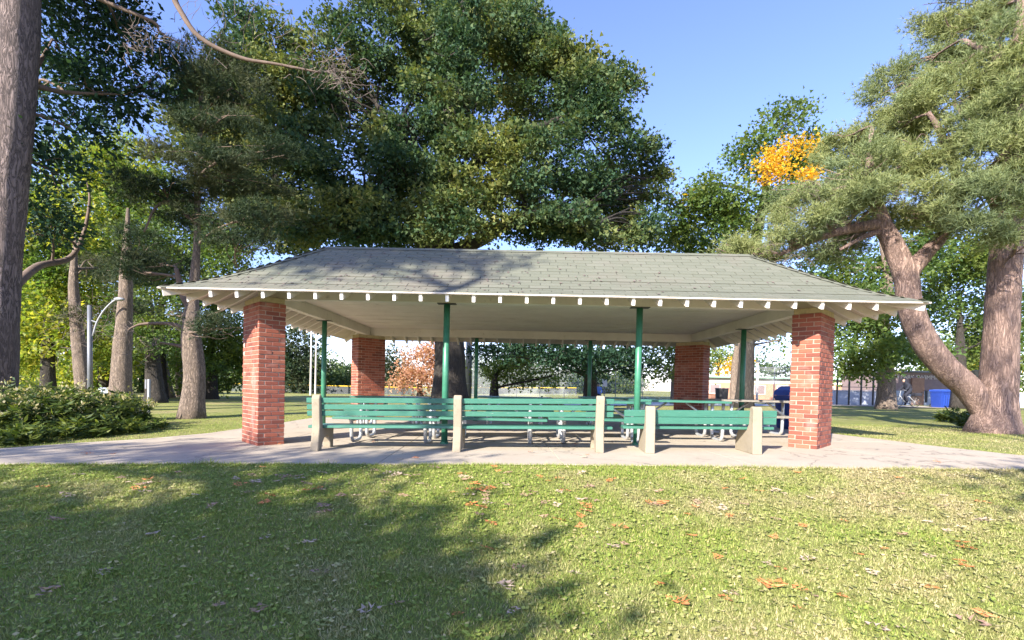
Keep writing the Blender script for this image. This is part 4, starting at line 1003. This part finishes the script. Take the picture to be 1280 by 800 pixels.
lo += [(up_sun(x, y, 0, h), r) for x, y, h, r in [(-7.0, -1.5, 8.4, (1.1, .45, .2)), (-4.6, -1.75, 8.2, (1.0, .35, .16)), (-2.4, -1.95, 8.0, (.8, .25, .12)), (-5.2, -.9, 8.8, (.7, .3, .14))]]
lo += [(up_sun(x, y, 3.2, h), r) for x, y, h, r in [(-3.6, .75, 13.2, (1.3, .7, .34)), (-4.4, .5, 13.0, (.9, .4, .16)), (-3.9, .15, 12.8, (1.0, .45, .18)), (-2.6, .75, 13.6, (.9, .5, .2)),  (-1.2, .45, 12.6, (.75, .4, .22)), (-2.3, 1.3, 13.9, (1.0, .6, .3))]]
shade_tree('tall oak standing behind the viewer on the left, shading the lawn', -10.6, -15.2, 13.5, .42, lo, M['oakdark'], per_m2=1.25, per=125, sig=.34, twigs=4)
lo = [(up_sun(x, y, z, h), r) for x, y, z, h, r in [(4.6, -5.4, -.5, 6.0, (.8, .6, .3)), (5.6, -4.6, -.4, 5.8, (.9, .6, .3)), (5.5, -2.9, -.1, 7.2, (.7, .45, .2)), (6.4, -2.4, 0, 7.0, (.6, .35, .16)), (9.2, 2.0, 1.6, 12.2, (1.3, .8, .5)), (9.0, 2.2, 3.4, 13.0, (1.3, .8, .5)), (7.6, 2.6, 3.6, 12.6, (1.2, .7, .5)), (9.4, 2.0, 5.0, 13.6, (1.2, .7, .4)), (3.8, -6.3, -.5, 5.4, (.6, .5, .25)), (7.5, -3.6, -.2, 6.6, (1.0, .6, .3))]]
shade_tree('young oak standing behind the viewer, its sparse boughs shading the right corner of the lawn', -1.9, -16.4, 13, .18, lo, M['oakdark'], per_m2=.8, per=32, sig=.32, twigs=3)

# ================================================================== THICKET ON THE LEFT
def bush(name, label, centres, h, n, mt_, flowers=.10, group=None):
    c0 = np.mean([c[:2] for c in centres], 0); base = np.array([c0[0], c0[1], gz(*c0)]); o = thing(name, label, 'bush', base, 0, group)
    st = MB(); P = []; D = []; FP = []
    for _ in range(n):
        c = centres[random.randrange(len(centres))]; a = random.uniform(0, 6.28); rr_ = math.sqrt(random.random())*c[2]; x, y = c[0]+math.cos(a)*rr_, c[1]+math.sin(a)*rr_
        z = gz(x, y); hh = h*random.uniform(.55, 1.1)*(1-.35*(rr_/c[2])**2); lean = np.array([math.cos(a), math.sin(a), 0])*rr_/c[2]*hh*.35+rng.normal(0, .06, 3)
        b0 = np.array([x, y, z]); tip = b0+lean+np.array([0, 0, hh]); md = b0+lean*.3+np.array([0, 0, hh*.55])
        q = bezier([b0-base, md-base, tip-base], 6); st.tube(q, list(np.linspace(.009, .004, len(q))), 3, False)
        k = int(26*hh/h)+8; t = np.sort(rng.uniform(.12, 1, k)); i = np.clip((t*(len(q)-1)).astype(int), 0, len(q)-2)
        Q = np.array(q); pp = Q[i]+(Q[i+1]-Q[i])*((t*(len(q)-1))-i)[:, None]; an = rng.uniform(0, 6.28, k)
        P.append(pp); D.append(np.stack([np.cos(an), np.sin(an), np.full(k, .25)], 1))
        if random.random() < flowers: FP.append(np.repeat((tip-base)[None], 14, 0)+rng.normal(0, .05, (14, 3)))
    tag(st.build('stems', M['shrub'], o), kind='stuff')
    V, F = leaf_cloud(np.concatenate(P), np.concatenate(D)*2, .13, .28, .8); link('foliage', fast_mesh('foliage', V, F, mt_), o)
    if FP:
        FP = np.concatenate(FP); V, F = leaf_cloud(FP, np.tile([0, 0, 1.], (len(FP), 1)), .05, .6, 0); link('seed_heads', fast_mesh('seed_heads', V, F, M['flower']), o)
    return o
def bc(px, py, r): p = ground(px, py); return (p[0], p[1], r)
bush('thicket', 'tall goldenrod thicket with pale seed heads below the near left trunk', [bc(-20, 548, 1.1), bc(30, 543, 1.0), bc(-40, 530, 1.2), bc(20, 530, 1.0)], 1.0, 420, M['shrub'], .35)
bush('thicket', 'dense dark green thicket in the middle of the left border', [bc(80, 541, .9), bc(110, 538, .8), bc(70, 527, 1.0)], .85, 340, M['shrub'], .22)
bush('thicket', 'lower yellowing bush at the right end of the left border', [bc(140, 533, .7), bc(120, 528, .9), bc(150, 526, .5)], .72, 240, M['shrub'], .4)
bush('thicket', 'low trailing weeds running out along the path edge', [bc(60, 551, .4), bc(110, 546, .4), bc(150, 542, .4), bc(180, 538, .4), bc(20, 556, .4)], .28, 150, M['shrub'], .0)
bush('thicket', 'rough weeds at the foot of the right pine', [bc(1222, 536, .35), bc(1195, 528, .35)], .4, 60, M['shrub'], .0)

# ================================================================== BACKGROUND BUILT THINGS
# street lamp on the left
d = 17.5; b_ = G(113, d); t = thing('street_lamp', 'grey street lamp with a curved arm among the left trees', 'street lamp', b_)
top = at(112, 382, d)-b_
MB().tube([(0, 0, -.1), top], [.09, .07], 12).build('pole', M['greymetal'], t, True)
arm = [at(116, 420, d)-b_, at(121, 403, d)-b_, at(130, 388, d)-b_, at(141, 377, d)-b_, at(148, 374, d)-b_]
MB().tube(bezier(arm, 14), .03, 8).build('arm', M['lampgrey'], t, True)
MB().ball(at(149, 374, d)-b_, (.2, .1, .07)).build('lamp_head', M['lampgrey'], t, True)
MB().tube([at(112, 400, d)-b_, at(121, 403, d)-b_], .025, 6).build('stay', M['greymetal'], t)
d = 15.5; b_ = G(186, d); t = thing('sign_post', 'thin pale sign post on the grass before the dark flared trunk', 'sign', b_); h = (at(186, 474, d)-b_)[2]
MB().bbox((0, 0, h/2), (.07, .07, h), .008).build('post', M['lampgrey'], t); MB().box((-.07, -.045, h-.16), (.05, .012, .30)).build('sign_plate', M['greymetal'], t)
d = 19; b_ = G(130, d); t = thing('small_sign', 'small pale blue sign low beside the thicket', 'sign', b_); h = (at(130, 488, d)-b_)[2]
MB().box((0, 0, h/2), (.05, .05, h)).build('post', M['greymetal'], t); MB().bbox((0, -.035, h), (.40, .02, .22), .004).build('sign_plate', M['bluewall'], t)

# ball field fence with yellow cap, seen through the left half
def fence(name, label, pa, pb, h, step, capm, postm=None, mesh=True, rails=(), pr=.03):
    a = np.array(pa); b = np.array(pb); n = max(1, int(np.linalg.norm(b-a)/step)); t = thing(name, label, 'fence', (a[0], a[1], gz(a[0], a[1])))
    o = np.array(t.location); me = None; gp = []
    for i in range(n+1):
        p = a+(b-a)*i/n; z = gz(p[0], p[1]); gp.append(np.array([p[0], p[1], z])-o)
    pm = MB().tube([(0, 0, -.05), (0, 0, h)], pr, 6); me = fast_mesh('fence_post', pm.V, pm.F, postm or M['greymetal'])
    for p in gp: link('fence_post', me, t, p)
    if mesh:
        m_ = MB()
        for i in range(n):
            p, q = gp[i], gp[i+1]; m_.add([p+(0, 0, .03), q+(0, 0, .03), q+(0, 0, h-.03), p+(0, 0, h-.03)], [(0, 1, 2, 3)])
        m_.build('chain_link_mesh', M['chain'], t)
    c = MB()
    c.tube([p+np.array([0, 0, h]) for p in gp], .06 if capm is M['yellow'] else .03, 6)
    c.build('top_rail', capm, t)
    for r_ in rails: MB().tube([p+np.array([0, 0, r_]) for p in gp], .02, 5).build('rail', postm or M['greymetal'], t)
    return t
P2 = lambda px, d: at(px, 500, d)[:2]
fence('field_fence', 'low outfield fence with a yellow cap beyond the left half of the pavilion', P2(290, 58), P2(720, 64), 1.0, 3.0, M['yellow'])
fence('backstop_fence', 'tall grey chain link fence behind the middle of the pavilion', P2(590, 47), P2(875, 40), 4.2, 2.2, M['greymetal'], rails=(1.4, 2.8))
fence('pool_fence', 'black post pool fence in front of the salmon building right of the front right pillar', P2(1046, 32), P2(1106, 32), 2.3, .62, M['black'], M['black'], False, (1.2,), .06)
fence('grey_fence', 'pale post fence between the side post and the right pillar', P2(935, 37), P2(1000, 36), 2.6, 1.3, M['greymetal'], M['lampgrey'], True, (), .05)
for px, y_, d, lb in ((388, 398, 50, 'left of the two thin pale masts beyond the ball field'), (394, 408, 56, 'right of the two thin pale masts beyond the ball field'), (946, 452, 40, 'tall pale mast left of the parasol')):
    b_ = G(px, d); h = (at(px, y_, d)-b_)[2]; t = thing('mast', lb, 'mast', b_); MB().tube([(0, 0, -.1), (0, 0, h)], [.10, .07], 8).build('pole', M['paleband'], t); MB().box((0, 0, h), (.25, .2, .12)).build('mast_head', M['greymetal'], t)
d = 30; b_ = G(585, d); h = (at(585, 440, d)-b_)[2]; t = thing('utility_pole', 'grey round pole standing right of the big oak trunk', 'pole', b_); MB().tube([(0, 0, -.1), (0, 0, h+3)], .19, 12).build('pole', M['greymetal'], t, True); MB().ring((0, 0, 1.2), .2, .02, 'z').build('band', M['lampgrey'], t)
d = 36; b_ = G(1201, d); h = (at(1201, 421, d)-b_)[2]; t = thing('lamp_mast', 'pale lamp mast seen between the two pine stems', 'mast', b_); MB().tube([(0, 0, -.1), (0, 0, h)], [.17, .12], 10).build('pole', M['signwhite'], t, True); MB().box((.1, 0, h*.72), (.5, .2, .35)).build('floodlight', M['black'], t)
d = 28; b_ = G(1219, d); h = (at(1219, 464, d)-b_)[2]; t = thing('park_lamp', 'black lantern lamp beside the right pine fork', 'lamp', b_); MB().tube([(0, 0, -.1), (0, 0, h-.3)], .05, 8).build('pole', M['black'], t)
MB().tube([(0, 0, h-.35), (0, 0, h-.05), (0, 0, h)], [.10, .24, .26], 10).build('lantern', M['black'], t); MB().tube([(0, 0, h+.003), (0, 0, h+.08)], [.28, .05], 10).build('lantern_cap', M['black'], t)

# swimming pool building
def building():
    d = 46; a = P2(872, d); b = P2(1118, d-2); z = min(gz(*a), gz(*b))
    t = thing('low_brick_building', 'long low salmon brick building with a pale green roof edge beyond the right side', 'building', (a[0], a[1], z))
    o = np.array([a[0], a[1], z]); v = np.array([b[0]-a[0], b[1]-a[1], 0]); Ln = np.linalg.norm(v); ang = math.atan2(v[1], v[0]); t.rotation_euler = (0, 0, ang)
    H = (at(900, 470, d)[2]-z)
    MB().box((Ln/2, 4, H*.36), (Ln, 8, H*.72)).build('wall', M['bwall'], t)
    MB().box((Ln/2, 4, H*.82), (Ln+.02, 8.02, H*.196)).build('render_band', M['paleband'], t)
    MB().bbox((Ln/2, 4, H*.96), (Ln+.8, 8.8, H*.075), .02).build('roof', M['greentrim'], t)
    for i, x in enumerate(np.linspace(1.5, Ln-1.5, 8)): 
        w = MB().box((x, -.03, H*.45), (1.0, .07, .9)).build('window', M['paleband'], t); MB().box((x, -.07, H*.45), (.86, .02, .76)).build('pane', M['purple'], w)
    return t
building()
def pool_house():
    d = 38; a = P2(1116, d); b = P2(1222, d); z = min(gz(*a), gz(*b))
    t = thing('pool_house', 'shaded grey-brown pool house with pale lettering along its wall and a brown door', 'building', (a[0], a[1], z))
    v = np.array([b[0]-a[0], b[1]-a[1]]); Ln = float(np.linalg.norm(v)); t.rotation_euler = (0, 0, math.atan2(v[1], v[0]))
    H = float(at(1160, 466, d)[2]-z); k = Ln/106.0
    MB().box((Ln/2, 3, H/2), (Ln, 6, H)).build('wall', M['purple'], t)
    MB().bbox((Ln/2, 3, H+.06), (Ln+.5, 6.5, .14), .02).build('roof', M['greymetal'], t)
    MB().box((Ln/2+8, -.06, .55), (Ln+16, .10, 1.1)).build('low_wall', M['bluewall'], t)
    dx = (1145-1116)*k
    f = MB().box((dx, -.10, 1.05), (.62*1.5, .14, 2.1)).build('door', M['doorbrown'], t); MB().tube([(dx+.3, -.18, 1.0), (dx+.3, -.24, 1.0)], .03, 6).build('handle', M['greymetal'], f)
    for xx in (1156, 1166): MB().box(((xx-1116)*k, -.12, .7), (.18, .05, .9)).build('notice', M['black'], t)
    cu = bpy.data.curves.new('lettering', 'FONT'); cu.body = 'H PARK SWIMMING POOL'; cu.size = .44; cu.extrude = .012; cu.materials.append(M['paleband'])
    tmp = bpy.data.objects.new('lettering_src', cu); COL.objects.link(tmp)
    bpy.context.view_layer.update(); me = bpy.data.meshes.new_from_object(tmp.evaluated_get(bpy.context.evaluated_depsgraph_get())); bpy.data.objects.remove(tmp); me.name = 'lettering'
    o = link('lettering', me, t, ((1117-1116)*k, -.015, H*.80), (R(90), 0, 0))
    return t
pool_house()
# low pale wall left of the pool house, under the black fence
a = P2(1040, 34); b = P2(1112, 34); z = gz(*a); t = thing('low_wall', 'low pale blue-grey wall along the foot of the black fence', 'wall', (a[0], a[1], z))
v = b-a; t.rotation_euler = (0, 0, math.atan2(v[1], v[0])); Ln = float(np.linalg.norm(v)); MB().bbox((Ln/2, 0, .45), (Ln, .25, 1.0), .02).build('wall', M['bluewall'], t); MB().bbox((Ln/2, 0, .985), (Ln+.05, .32, .07), .015).build('coping', M['paleband'], t)
# service path in front of the pool
a = P2(985, 29.5); b = P2(1290, 29.5); n = 40; b_ = MB(); V = []; 
for i in range(n+1):
    p = a+(b-a)*i/n
    for yo in (0, 4.5): V.append((p[0], p[1]+yo, gz(p[0], p[1]+yo)+.03))
b_.add(V, [(2*i, 2*i+2, 2*i+3, 2*i+1) for i in range(n)]); tag(b_.build('service_path', M['slab']), kind='structure')
a = P2(700, 26); b = P2(1000, 26); b_ = MB(); V = []
for i in range(n+1):
    p = a+(b-a)*i/n
    for yo in (0, 6): V.append((p[0], p[1]+yo, gz(p[0], p[1]+yo)+.03))
b_.add(V, [(2*i, 2*i+2, 2*i+3, 2*i+1) for i in range(n)]); tag(b_.build('service_path', M['greymetal']), kind='structure')

# ================================================================== PEOPLE
def person_body(name, parent, joints, edges, radii, mats, split):
    me = bpy.data.meshes.new(name); me.from_pydata([tuple(j) for j in joints], edges, [])
    o = link(name, me, parent)
    sk = o.modifiers.new('skin', 'SKIN'); sk.use_smooth_shade = True
    for i, r_ in enumerate(radii): me.skin_vertices[0].data[i].radius = (r_, r_)
    me.skin_vertices[0].data[0].use_root = True
    sb = o.modifiers.new('subdivision', 'SUBSURF'); sb.levels = 1; sb.render_levels = 1
    me.materials.append(mats); return o
def cloth_mat(name, legs, top, cut):
    mm, n, b = mat(name); tc = node(n, 'ShaderNodeTexCoord'); sx = node(n, 'ShaderNodeSeparateXYZ'); L(n, tc.outputs['Object'], sx.inputs[0])
    L(n, ramp(n, sx.outputs[2], [(0, (.02, .02, .02)), (.08, legs), (cut, top)], 'CONSTANT'), b.inputs['Base Color']); b.inputs['Roughness'].default_value = .9; return mm
def cyclist():
    d = 30.5; b_ = G(1133, d); t = thing('bicycle', 'pale step-through bicycle with a dark pannier, ridden to the left past the pool house', 'bicycle', b_)
    for x in (-.52, .52):
        w = MB().ring((x, 0, .34), .32, .018, 'y', 24, 6).build('wheel', M['rubber'], t, True); s = MB()
        for k in range(10): a = k*math.pi/5; s.tube([(x, 0, .34), (x+.31*math.cos(a), 0, .34+.31*math.sin(a))], .006, 4, False)
        s.build('spokes', M['lampgrey'], w)
    f = MB(); f.tube([(-.52, 0, .34), (-.40, 0, .80), (-.36, 0, 1.02)], .022, 8); f.tube([(-.42, 0, .72), (-.1, 0, .33), (.0, 0, .30), (.12, 0, .85)], .022, 8); f.tube([(.0, 0, .30), (.52, 0, .34), (.1, 0, .72)], .018, 8)
    f.build('frame', M['lampgrey'], t, True)
    MB().tube(bezier([(-.20, -.28, 1.0), (-.34, -.2, 1.06), (-.37, 0, 1.03), (-.34, .2, 1.06), (-.20, .28, 1.0)], 12), .015, 8).build('handlebar', M['greymetal'], t, True)
    MB().tube(bezier([(.02, 0, .90), (.14, 0, .90), (.28, 0, .92)], 6), [.03, .06, .09, .10, .10, .09, .05], 8).build('saddle', M['black'], t, True)
    MB().bbox((.62, 0, .80), (.40, .36, .20), .03).build('pannier', M['dkcloth'], t)
    p = thing('person', 'person in a dark hooded coat leaning over the handlebar of a bicycle', 'person', b_)
    J = [(.14, 0, 1.0), (.10, 0, 1.18), (-.02, 0, 1.38), (-.07, 0, 1.50), (-.12, 0, 1.60), (-.16, 0, 1.72),
         (-.02, -.20, 1.36), (-.14, -.25, 1.17), (-.28, -.25, 1.05), (-.02, .20, 1.36), (-.14, .25, 1.17), (-.28, .25, 1.05),
         (.10, -.12, .96), (-.18, -.13, .78), (-.02, -.13, .40), (-.12, -.13, .30), (.10, .12, .96), (-.10, .13, .62), (.08, .13, .22), (-.04, .13, .12)]
    E_ = [(0, 1), (1, 2), (2, 3), (3, 4), (4, 5), (2, 6), (6, 7), (7, 8), (2, 9), (9, 10), (10, 11), (0, 12), (12, 13), (13, 14), (14, 15), (0, 16), (16, 17), (17, 18), (18, 19)]
    r_ = [.19, .19, .19, .08, .12, .09, .09, .07, .045, .09, .07, .045, .12, .095, .06, .05, .12, .095, .06, .05]
    person_body('body', p, J, E_, r_, M['dkcloth'], 0)
    MB().ball((-.20, 0, 1.63), (.075, .07, .10)).build('face', M['skin'], p, True)
cyclist()
def sitter(px, d, lab, topc, legc, stand=False):
    b_ = G(px, d); t = thing('person', lab, 'person', b_)
    if stand: J = [(0, 0, .92), (0, 0, 1.15), (0, 0, 1.40), (0, 0, 1.50), (0, -.01, 1.62), (0, -.01, 1.70), (-.19, 0, 1.38), (-.24, -.03, 1.10), (-.22, -.12, .88), (.19, 0, 1.38), (.24, -.03, 1.10), (.22, -.12, .88), (-.10, 0, .88), (-.11, -.03, .48), (-.11, 0, .08), (-.11, -.14, .05), (.10, 0, .88), (.11, .02, .48), (.11, .06, .08), (.11, -.08, .05)]
    else: J = [(0, .05, .48), (0, .02, .72), (0, -.05, .98), (0, -.08, 1.08), (0, -.12, 1.18), (0, -.12, 1.27), (-.19, -.05, .96), (-.25, -.14, .72), (-.16, -.34, .60), (.19, -.05, .96), (.25, -.14, .72), (.16, -.34, .60), (-.10, .0, .48), (-.12, -.42, .50), (-.12, -.42, .08), (-.12, -.55, .05), (.10, .0, .48), (.12, -.42, .50), (.12, -.40, .08), (.12, -.54, .05)]
    E_ = [(0, 1), (1, 2), (2, 3), (3, 4), (4, 5), (2, 6), (6, 7), (7, 8), (2, 9), (9, 10), (10, 11), (0, 12), (12, 13), (13, 14), (14, 15), (0, 16), (16, 17), (17, 18), (18, 19)]
    r_ = [.15, .15, .16, .06, .10, .07, .08, .06, .04, .08, .06, .04, .10, .075, .05, .05, .10, .075, .05, .05]
    zc = .80 if stand else .56
    mm, n, b = mat('figure_cloth'); tc = node(n, 'ShaderNodeTexCoord'); sx = node(n, 'ShaderNodeSeparateXYZ'); L(n, tc.outputs['Object'], sx.inputs[0])
    dv = node(n, 'ShaderNodeMath', operation='DIVIDE'); L(n, sx.outputs[2], dv.inputs[0]); dv.inputs[1].default_value = 2.0
    top = 1.46 if stand else 1.06
    L(n, ramp(n, dv.outputs[0], [(0, (.03, .03, .03)), (.05, legc), (zc/2, topc), (top/2, (.36, .23, .17))], 'CONSTANT'), b.inputs['Base Color']); b.inputs['Roughness'].default_value = .9
    person_body('body', t, J, E_, r_, mm, 0)
    hd = (0, -.01, 1.66) if stand else (0, -.12, 1.24)
    MB().ball((hd[0], hd[1]+.025, hd[2]+.045), (.085, .09, .075)).build('hair', M['dkcloth'], t, True)
    return t
sitter(862, 27.5, 'person in a pale blue top seen under the roof right of the front right post', (.30, .40, .72), (.03, .04, .10), True)
sitter(747, 34, 'person in a light blue shirt sitting far off below the dark boughs', (.16, .30, .75), (.03, .04, .10))
d = 33; b_ = G(755, d); t = thing('notice_board', 'small white notice board on a post right of the far sitting person', 'sign', b_); MB().tube([(0, 0, -.05), (0, 0, 1.5)], .04, 6).build('post', M['greymetal'], t); MB().bbox((0, -.06, 1.3), (.34, .04, .5), .005).build('board', M['signwhite'], t)

# ================================================================== FALLEN LEAVES
def oak_leaf(curl, seed):
    r_ = random.Random(seed); out = [(0, -.5)]
    side = [(.16, -.36), (.09, -.27), (.36, -.20), (.17, -.06), (.44, .12), (.18, .15), (.34, .36), (.13, .33), (.03, .5)]
    right = [(x*r_.uniform(.8, 1.2), y) for x, y in side]; left = [(-x*r_.uniform(.8, 1.2), y+r_.uniform(-.03, .03)) for x, y in reversed(side)]
    pts = [(0, -.5)]+right+left; V = []; 
    f = lambda x, y: curl*(x*x*2.2)+curl*.5*y*y+.03*math.sin(x*17+y*9)
    V = [(x, y, f(x, y)) for x, y in pts]; spine = [(0, y, f(0, y)+.0) for y in (-.3, -.05, .15, .33)]
    n = len(pts); k0 = len(V); V += spine; F = []
    def near(y): return k0+min(range(4), key=lambda i: abs(spine[i][1]-y))
    for i in range(n):
        j = (i+1) % n; a = near((pts[i][1]+pts[j][1])/2); F.append((i, j, a))
    for i in range(3): pass
    st = len(V); V += [(-.012, -.5, f(0, -.5)), (.012, -.5, f(0, -.5)), (.02, -.75, .06)]; F.append((st, st+1, st+2))
    return V, F
leaf_meshes = {}
for mk in ('leaf_brown', 'leaf_orange', 'leaf_pale'):
    leaf_meshes[mk] = [fast_mesh('fallen_leaf', *oak_leaf(c, i), M[mk]) for i, c in enumerate((.12, .22, -.12, .35))]
def drop(px, py, mk, size, label=None):
    p = ground(px, py); o = link('fallen_leaf', random.choice(leaf_meshes[mk]), None, (p[0], p[1], p[2]+.035), (random.gauss(0, .12), random.gauss(0, .12), random.uniform(0, 6.28)))
    s = size; o.scale = (s, s, s); n = {'leaf_brown': 'dull brown', 'leaf_orange': 'orange', 'leaf_pale': 'pale tan'}[mk]
    tag(o, label or '%s fallen oak leaf lying on the lawn' % n, 'leaf', 'fallen leaves on the lawn'); return o
LV = [(462, 768, 'leaf_pale', .15, 'pale lobed oak leaf alone in the front shade near the bottom edge'), (633, 738, 'leaf_pale', .14, 'narrow pale leaf by the shade edge near the bottom'), (609, 690, 'leaf_orange', .12, 'reddish leaf in the shade above the narrow pale one'), (404, 635, 'leaf_brown', .17, 'upper leaf of a brown pair in the shade'), (404, 643, 'leaf_brown', .17, 'lower leaf of a brown pair in the shade'),
      (846, 758, 'leaf_orange', .17, 'orange leaf in the sun below the middle, nearest of the big ones'), (968, 737, 'leaf_orange', .20, 'largest orange leaf of the sunny front cluster'), (1000, 741, 'leaf_orange', .10, 'small orange leaf right of the sunny front cluster'), (912, 746, 'leaf_pale', .13, 'pale leaf left of the sunny front cluster'), (1052, 750, 'leaf_orange', .1, 'small red leaf right of centre in the sun'), (1215, 783, 'leaf_brown', .16, 'tan pair leaf at the lower right corner'), (1228, 773, 'leaf_orange', .14, 'orange leaf at the lower right corner'), (1096, 790, 'leaf_pale', .12, 'pale leaf at the bottom edge right of centre'),
      (70, 654, 'leaf_brown', .16, 'brown curled leaf at the far left in the shade'), (190, 672, 'leaf_pale', .12, 'lone tan leaf left of centre in the shade'), (60, 745, 'leaf_brown', .16, 'dark leaf at the lower left'), (188, 606, 'leaf_pale', .2, 'wide dry leaf on the left lawn near the path'), (100, 596, 'leaf_pale', .15, 'whitish leaf on the left near the path')]
for a in LV: drop(*a)
def field(n, where, cx, cy, sx_, sy_, mix, s0=.10, s1=.16):
    for _ in range(n):
        x, y = random.gauss(cx, sx_), random.gauss(cy, sy_)
        if y < 584 or y > 795 or x < 5 or x > 1275: continue
        p = ground(x, y)
        if inside(np.array([p[0]]), np.array([p[1]]))[0]: continue
        mk = random.choices(('leaf_brown', 'leaf_orange', 'leaf_pale'), mix)[0]
        drop(x, y, mk, random.uniform(s0, s1)*.9, '%s oak leaf %s' % ({'leaf_brown': 'dull brown', 'leaf_orange': 'orange', 'leaf_pale': 'pale tan'}[mk], where))
field(40, 'on shaded grass below the left half of the long bench', 430, 606, 100, 16, (4, 1, 3)); field(20, 'on the grass below the middle of the long bench', 605, 608, 34, 18, (2, 3, 2)); field(34, 'on sunny grass below the right end of the long bench', 770, 625, 90, 30, (1.5, 4, 1)); field(30, 'on sunny grass below the right brick pillar', 1000, 655, 120, 42, (1.5, 3, 2), .08, .13)
field(16, 'on the far left grass by the path', 180, 612, 90, 15, (3, 1, 3)); field(10, 'on the right edge of the lawn', 1200, 660, 55, 45, (1, 3, 2)); field(14, 'on the nearest sunny grass', 900, 745, 190, 35, (1.5, 3, 2), .08, .12); field(10, 'on the nearest deep shade at left', 280, 705, 150, 50, (3, 0, 2))
for k in range(16):
    x, y = random.uniform(-6.5, 6.0), random.choice([random.uniform(-2.0, -1.3), random.uniform(-1.9, .2)])
    o = link('fallen_leaf', random.choice(leaf_meshes[random.choice(['leaf_brown', 'leaf_orange', 'leaf_pale'])]), None, (x, y, slab_z(x, y)+.022), (random.gauss(0, .1), random.gauss(0, .1), random.uniform(0, 6.28)))
    s_ = random.uniform(.07, .12); o.scale = (s_, s_, s_); tag(o, 'dry oak leaf blown onto the concrete in front of the benches', 'leaf', 'leaves blown onto the concrete')

# ================================================================== GRASS
def grass():
    Ps = []
    def patch(n, x0, x1, y0, y1):
        x = rng.uniform(x0, x1, n); y = rng.uniform(y0, y1, n); k = ~inside(x, y)
        k &= np.abs(x+.247) < (y+8.6)*1.25+.4
        Ps.append(np.stack([x[k], y[k]], 1))
    patch(200000, -6.5, 6.5, -6.2, -4.6); patch(240000, -8.5, 8.0, -4.7, -3.2); patch(190000, -9.5, 9, -3.3, -1.9)
    patch(60000, 5.8, 13, -2.6, 5); patch(50000, -13, -6, -3, 8)
    ed = []
    for (x0, y0), (x1, y1) in zip(SLAB, SLAB[1:]+SLAB[:1]):
        k = int(900*math.hypot(x1-x0, y1-y0)); t = rng.random(k); nx, ny = (y1-y0), -(x1-x0); ln_ = math.hypot(nx, ny); o_ = np.abs(rng.normal(0, .035, k))
        ed.append(np.stack([x0+(x1-x0)*t+nx/ln_*o_, y0+(y1-y0)*t+ny/ln_*o_], 1))
    ed = np.concatenate(ed); ed = ed[~inside(ed[:, 0], ed[:, 1])]; n_e = len(ed); Ps.append(ed)
    P = np.concatenate(Ps); n = len(P)
    z = T(P[:, 0], P[:, 1]); B = np.stack([P[:, 0], P[:, 1], z-.004], 1)
    tuft = .5+.5*np.sin(P[:, 0]*5.1+np.sin(P[:, 1]*3.3)*2)*np.sin(P[:, 1]*4.7+np.sin(P[:, 0]*2.9)*2)
    h = (.012+.014*rng.random(n)+.009*tuft)[:, None]; a = rng.uniform(0, 2*math.pi, n); ln = rng.uniform(.35, 1.5, n)[:, None]
    h[-n_e:] *= rng.uniform(1.0, 2.2, (n_e, 1))
    tall = np.sin(P[:, 0]*2.3+1.7*np.sin(P[:, 1]*1.9))*np.sin(P[:, 1]*2.9+1.3*np.sin(P[:, 0]*2.1)) > .86
    h[tall & (rng.random(n) < .5)] *= 1.9
    d = np.stack([np.cos(a), np.sin(a), np.zeros(n)], 1); s = np.stack([-np.sin(a), np.cos(a), np.zeros(n)], 1); w = (.0028+.0024*rng.random(n))[:, None]
    up = np.array([0, 0, 1.0])
    V = np.stack([B-s*w, B+s*w, B+d*h*ln+up*h], 1).reshape(-1, 3)
    tag(link('lawn_grass', fast_mesh('lawn_grass', V, np.arange(3*n, dtype=np.int32).reshape(-1, 3), M['blade'])), kind='stuff')
    # clover and broad-leaved weeds
    m_ = 16000; x = rng.uniform(-7, 7, m_); y = rng.uniform(-6.2, -2.2, m_); k = ~inside(x, y); x, y = x[k], y[k]
    C = np.stack([x, y, T(x, y)+.018+.012*rng.random(len(x))], 1); C = np.repeat(C, 3, 0)
    a = rng.uniform(0, 6.28, len(C)); D = np.stack([np.cos(a), np.sin(a), np.full(len(C), .15)], 1)*3
    V, F = leaf_cloud(C, D, .022, .85, 3.0); tag(link('lawn_clover', fast_mesh('lawn_clover', V, F, M['blade'])), kind='stuff')
grass()
